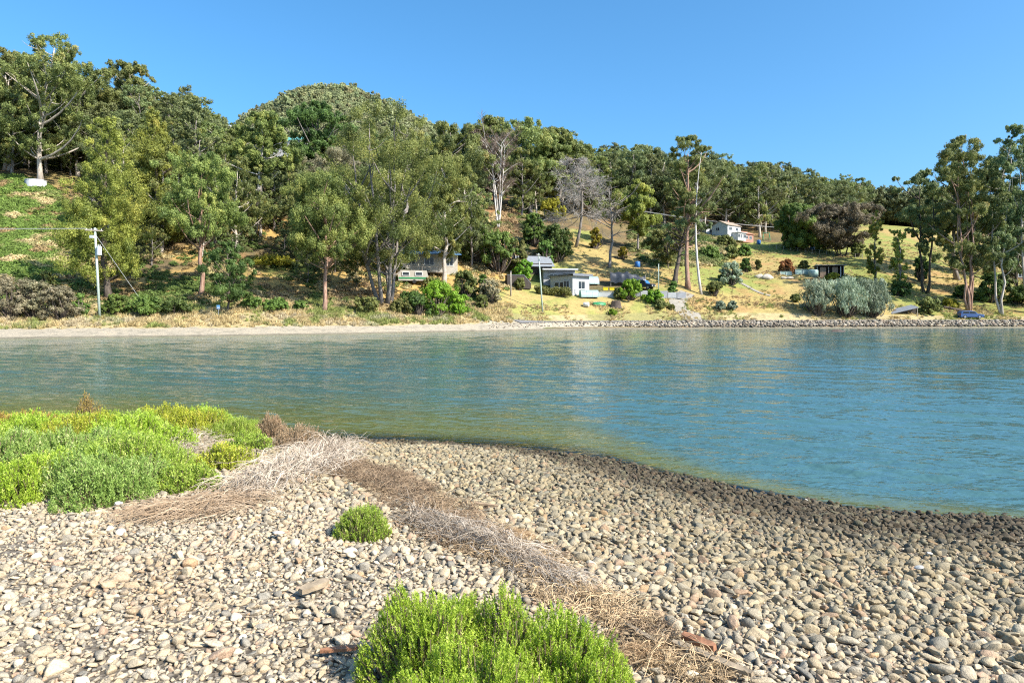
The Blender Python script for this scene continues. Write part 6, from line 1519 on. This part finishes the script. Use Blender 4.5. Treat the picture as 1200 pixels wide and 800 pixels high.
def build_cover():
    rng = np.random.default_rng(77)
    gm = mat_inst('grass_blades', .8, .0, 5, 0, trans=.25); tufts = []
    for q in range(6):
        mb = MB(); nb = 34; a = rng.uniform(0, 6.28, nb); tilt = rng.uniform(.05, .75, nb); L = rng.uniform(.35, 1.0, nb)
        d = np.stack([np.cos(a) * np.sin(tilt), np.sin(a) * np.sin(tilt), np.cos(tilt)], 1); b = np.stack([rng.normal(0, .12, nb), rng.normal(0, .12, nb), np.zeros(nb)], 1)
        mb.leaves(b + d * (L / 2)[:, None], d, rvec(nb, rng), L, .075, rng.uniform(0, 1, nb)); tufts.append(mb.mesh('tuft', gm))
    fm = mat_inst('bracken_fronds', .7, .0, 5, 0, trans=.25); ferns = []
    for q in range(6):
        mb = MB(); nb = 70; d0 = rvec(nb, rng); d0[:, 2] = np.abs(d0[:, 2]); pos = d0 * (rng.uniform(.3, 1, nb) ** .5)[:, None] * np.array([.8, .8, .6]); nr = unit(d0 + rvec(nb, rng) * .5); s = rng.uniform(.18, .36, nb)
        mb.leaves(pos, unit(np.cross(nr, rvec(nb, rng))), nr, s * 1.5, s * .7, rng.uniform(0, 1, nb)); ferns.append(mb.mesh('frond', fm))
    def spread(name, px0, px1, t0, t1, n, test, colf, size, meshes, tall=1.0):
        px = rng.uniform(px0, px1, n); t = rng.uniform(t0, t1, n); D = shoreD(px) + t; x = (px - CX) / FPX * D; z = land_z(x, D); py = HY - (z - CAMH) * FPX / D
        w = test(px, py, t, x, D); kp = rng.uniform(0, 1, n) < w; px, py, t, x, D, z = [q[kp] for q in (px, py, t, x, D, z)]; n = len(x)
        col = np.clip(colf(px, py, t, x, D) * rng.uniform(.7, 1.25, (n, 1)), .01, 1); s = size * rng.uniform(.55, 1.4, n)
        scatter(name, np.stack([x, D, z - .03], 1), np.stack([rng.normal(0, .1, n), rng.normal(0, .1, n), rng.uniform(0, 6.28, n)], 1), np.stack([s, s, s * tall * rng.uniform(.7, 1.3, n)], 1), col, rng.integers(0, len(meshes), n), meshes); print(name, n)
    dry = np.array([.58, .455, .23]); grn = np.array([.30, .33, .10]); red = np.array([.40, .25, .13]); gry = np.array([.52, .45, .33])
    def mixc(a, b, f): return a * (1 - f[:, None]) + b * f[:, None]
    # dry grass and sedge along the back of the beach
    spread('bank_grass', -330, 1400, 4.0, 15, 32000, lambda px, py, t, x, D: np.where(px < 600, sstep(3.8, 5.2, t + 1.2 * (fbm(x / 2, D / 2, 5, 3) - .5)) * (.3 + .7 * (fbm(x / 3, D / 3, 1, 3) > .45)), (t > 7.3) * .35 * (fbm(x / 4, D / 4, 1, 3) > .44)),
           lambda px, py, t, x, D: mixc(mixc(np.repeat(dry[None], len(x), 0), grn, sstep(.5, .62, fbm(x / 2.5, D / 2.5, 2, 3))), gry, .55 * sstep(.5, .6, fbm(x / 1.8, D / 1.8, 3, 3)) * (t < 8)), .62, tufts, .85)
    # bracken on the clearing, undergrowth under the trees
    def tb(px, py, t, x, D): return np.where(inpoly(px + 10 * (vnoise(x / 3, D / 3, 2) - .5), py, CLEAR), .35 + .65 * (fbm(x / 5, D / 5, 6, 3) > .45), 0)
    spread('bracken', -340, 125, 20, 85, 26000, tb, lambda px, py, t, x, D: mixc(mixc(np.repeat(np.array([[.16, .235, .045]]), len(x), 0), red, .8 * sstep(.56, .68, fbm(x / 4, D / 4, 21, 4)) + .0), dry, .9 * sstep(.63, .75, fbm(x / 6, D / 6, 23, 3))), .85, ferns)
    def tu(px, py, t, x, D): return np.where((px < 620) & ~inpoly(px, py, CLEAR) & ~inpoly(px, py, LAWN), .25 + .75 * (fbm(x / 6, D / 6, 8, 3) > .52), 0) * np.where(t < 22, .9, .45)
    spread('undergrowth', -330, 620, 12, 75, 34000, tu, lambda px, py, t, x, D: mixc(mixc(np.repeat(np.array([[.12, .17, .04]]), len(x), 0), dry * .9, .9 * sstep(.47, .58, fbm(x / 5, D / 5, 25, 3))), red, .7 * sstep(.55, .66, fbm(x / 4, D / 4, 26, 3))), .75, ferns)
    # tussocks on the dry field
    def tf(px, py, t, x, D): return np.where(inpoly(px, py, FIELD) & (t > 12), .12 + .7 * (fbm(x / 6, D / 6, 9, 3) > .56), 0)
    spread('field_grass', 630, 1230, 10, 105, 26000, tf, lambda px, py, t, x, D: mixc(mixc(np.repeat(dry[None] * .95, len(x), 0), grn * 1.1, .85 * sstep(.52, .62, fbm(x / 8, D / 8, 27, 3))), red, .5 * sstep(.55, .66, fbm(x / 5, D / 5, 28, 3))), .6, tufts, .7)
    def ts(px, py, t, x, D): return np.where((px > 735) & (px < 850) & (py > 268) & (py < 312), .8 * (fbm(x / 7, D / 7, 10, 3) > .42), 0) + np.where((px > 520) & (px < 640) & (py < 300) & (py > 225), .7 * (fbm(x / 6, D / 6, 11, 3) > .4), 0) + np.where((px > 820) & (px < 860) & (py > 280) & (py < 300), .8, 0)
    spread('slope_scrub', 515, 860, 25, 110, 16000, ts, lambda px, py, t, x, D: mixc(mixc(np.repeat(np.array([[.13, .18, .045]]), len(x), 0), red, np.where(px < 610, .85, .25) * sstep(.42, .55, fbm(x / 5, D / 5, 29, 3))), dry, .8 * sstep(.56, .66, fbm(x / 5, D / 5, 30, 3))), 1.0, ferns)

# ================================================================== BUILD
build_light()
build_ground(); build_land(); build_hill(); build_beach(); build_water()
build_foreground(); build_stones()
build_road_and_rocks(); build_far_objects()
build_heroes(); build_fill(); build_far_wood(); build_cover()
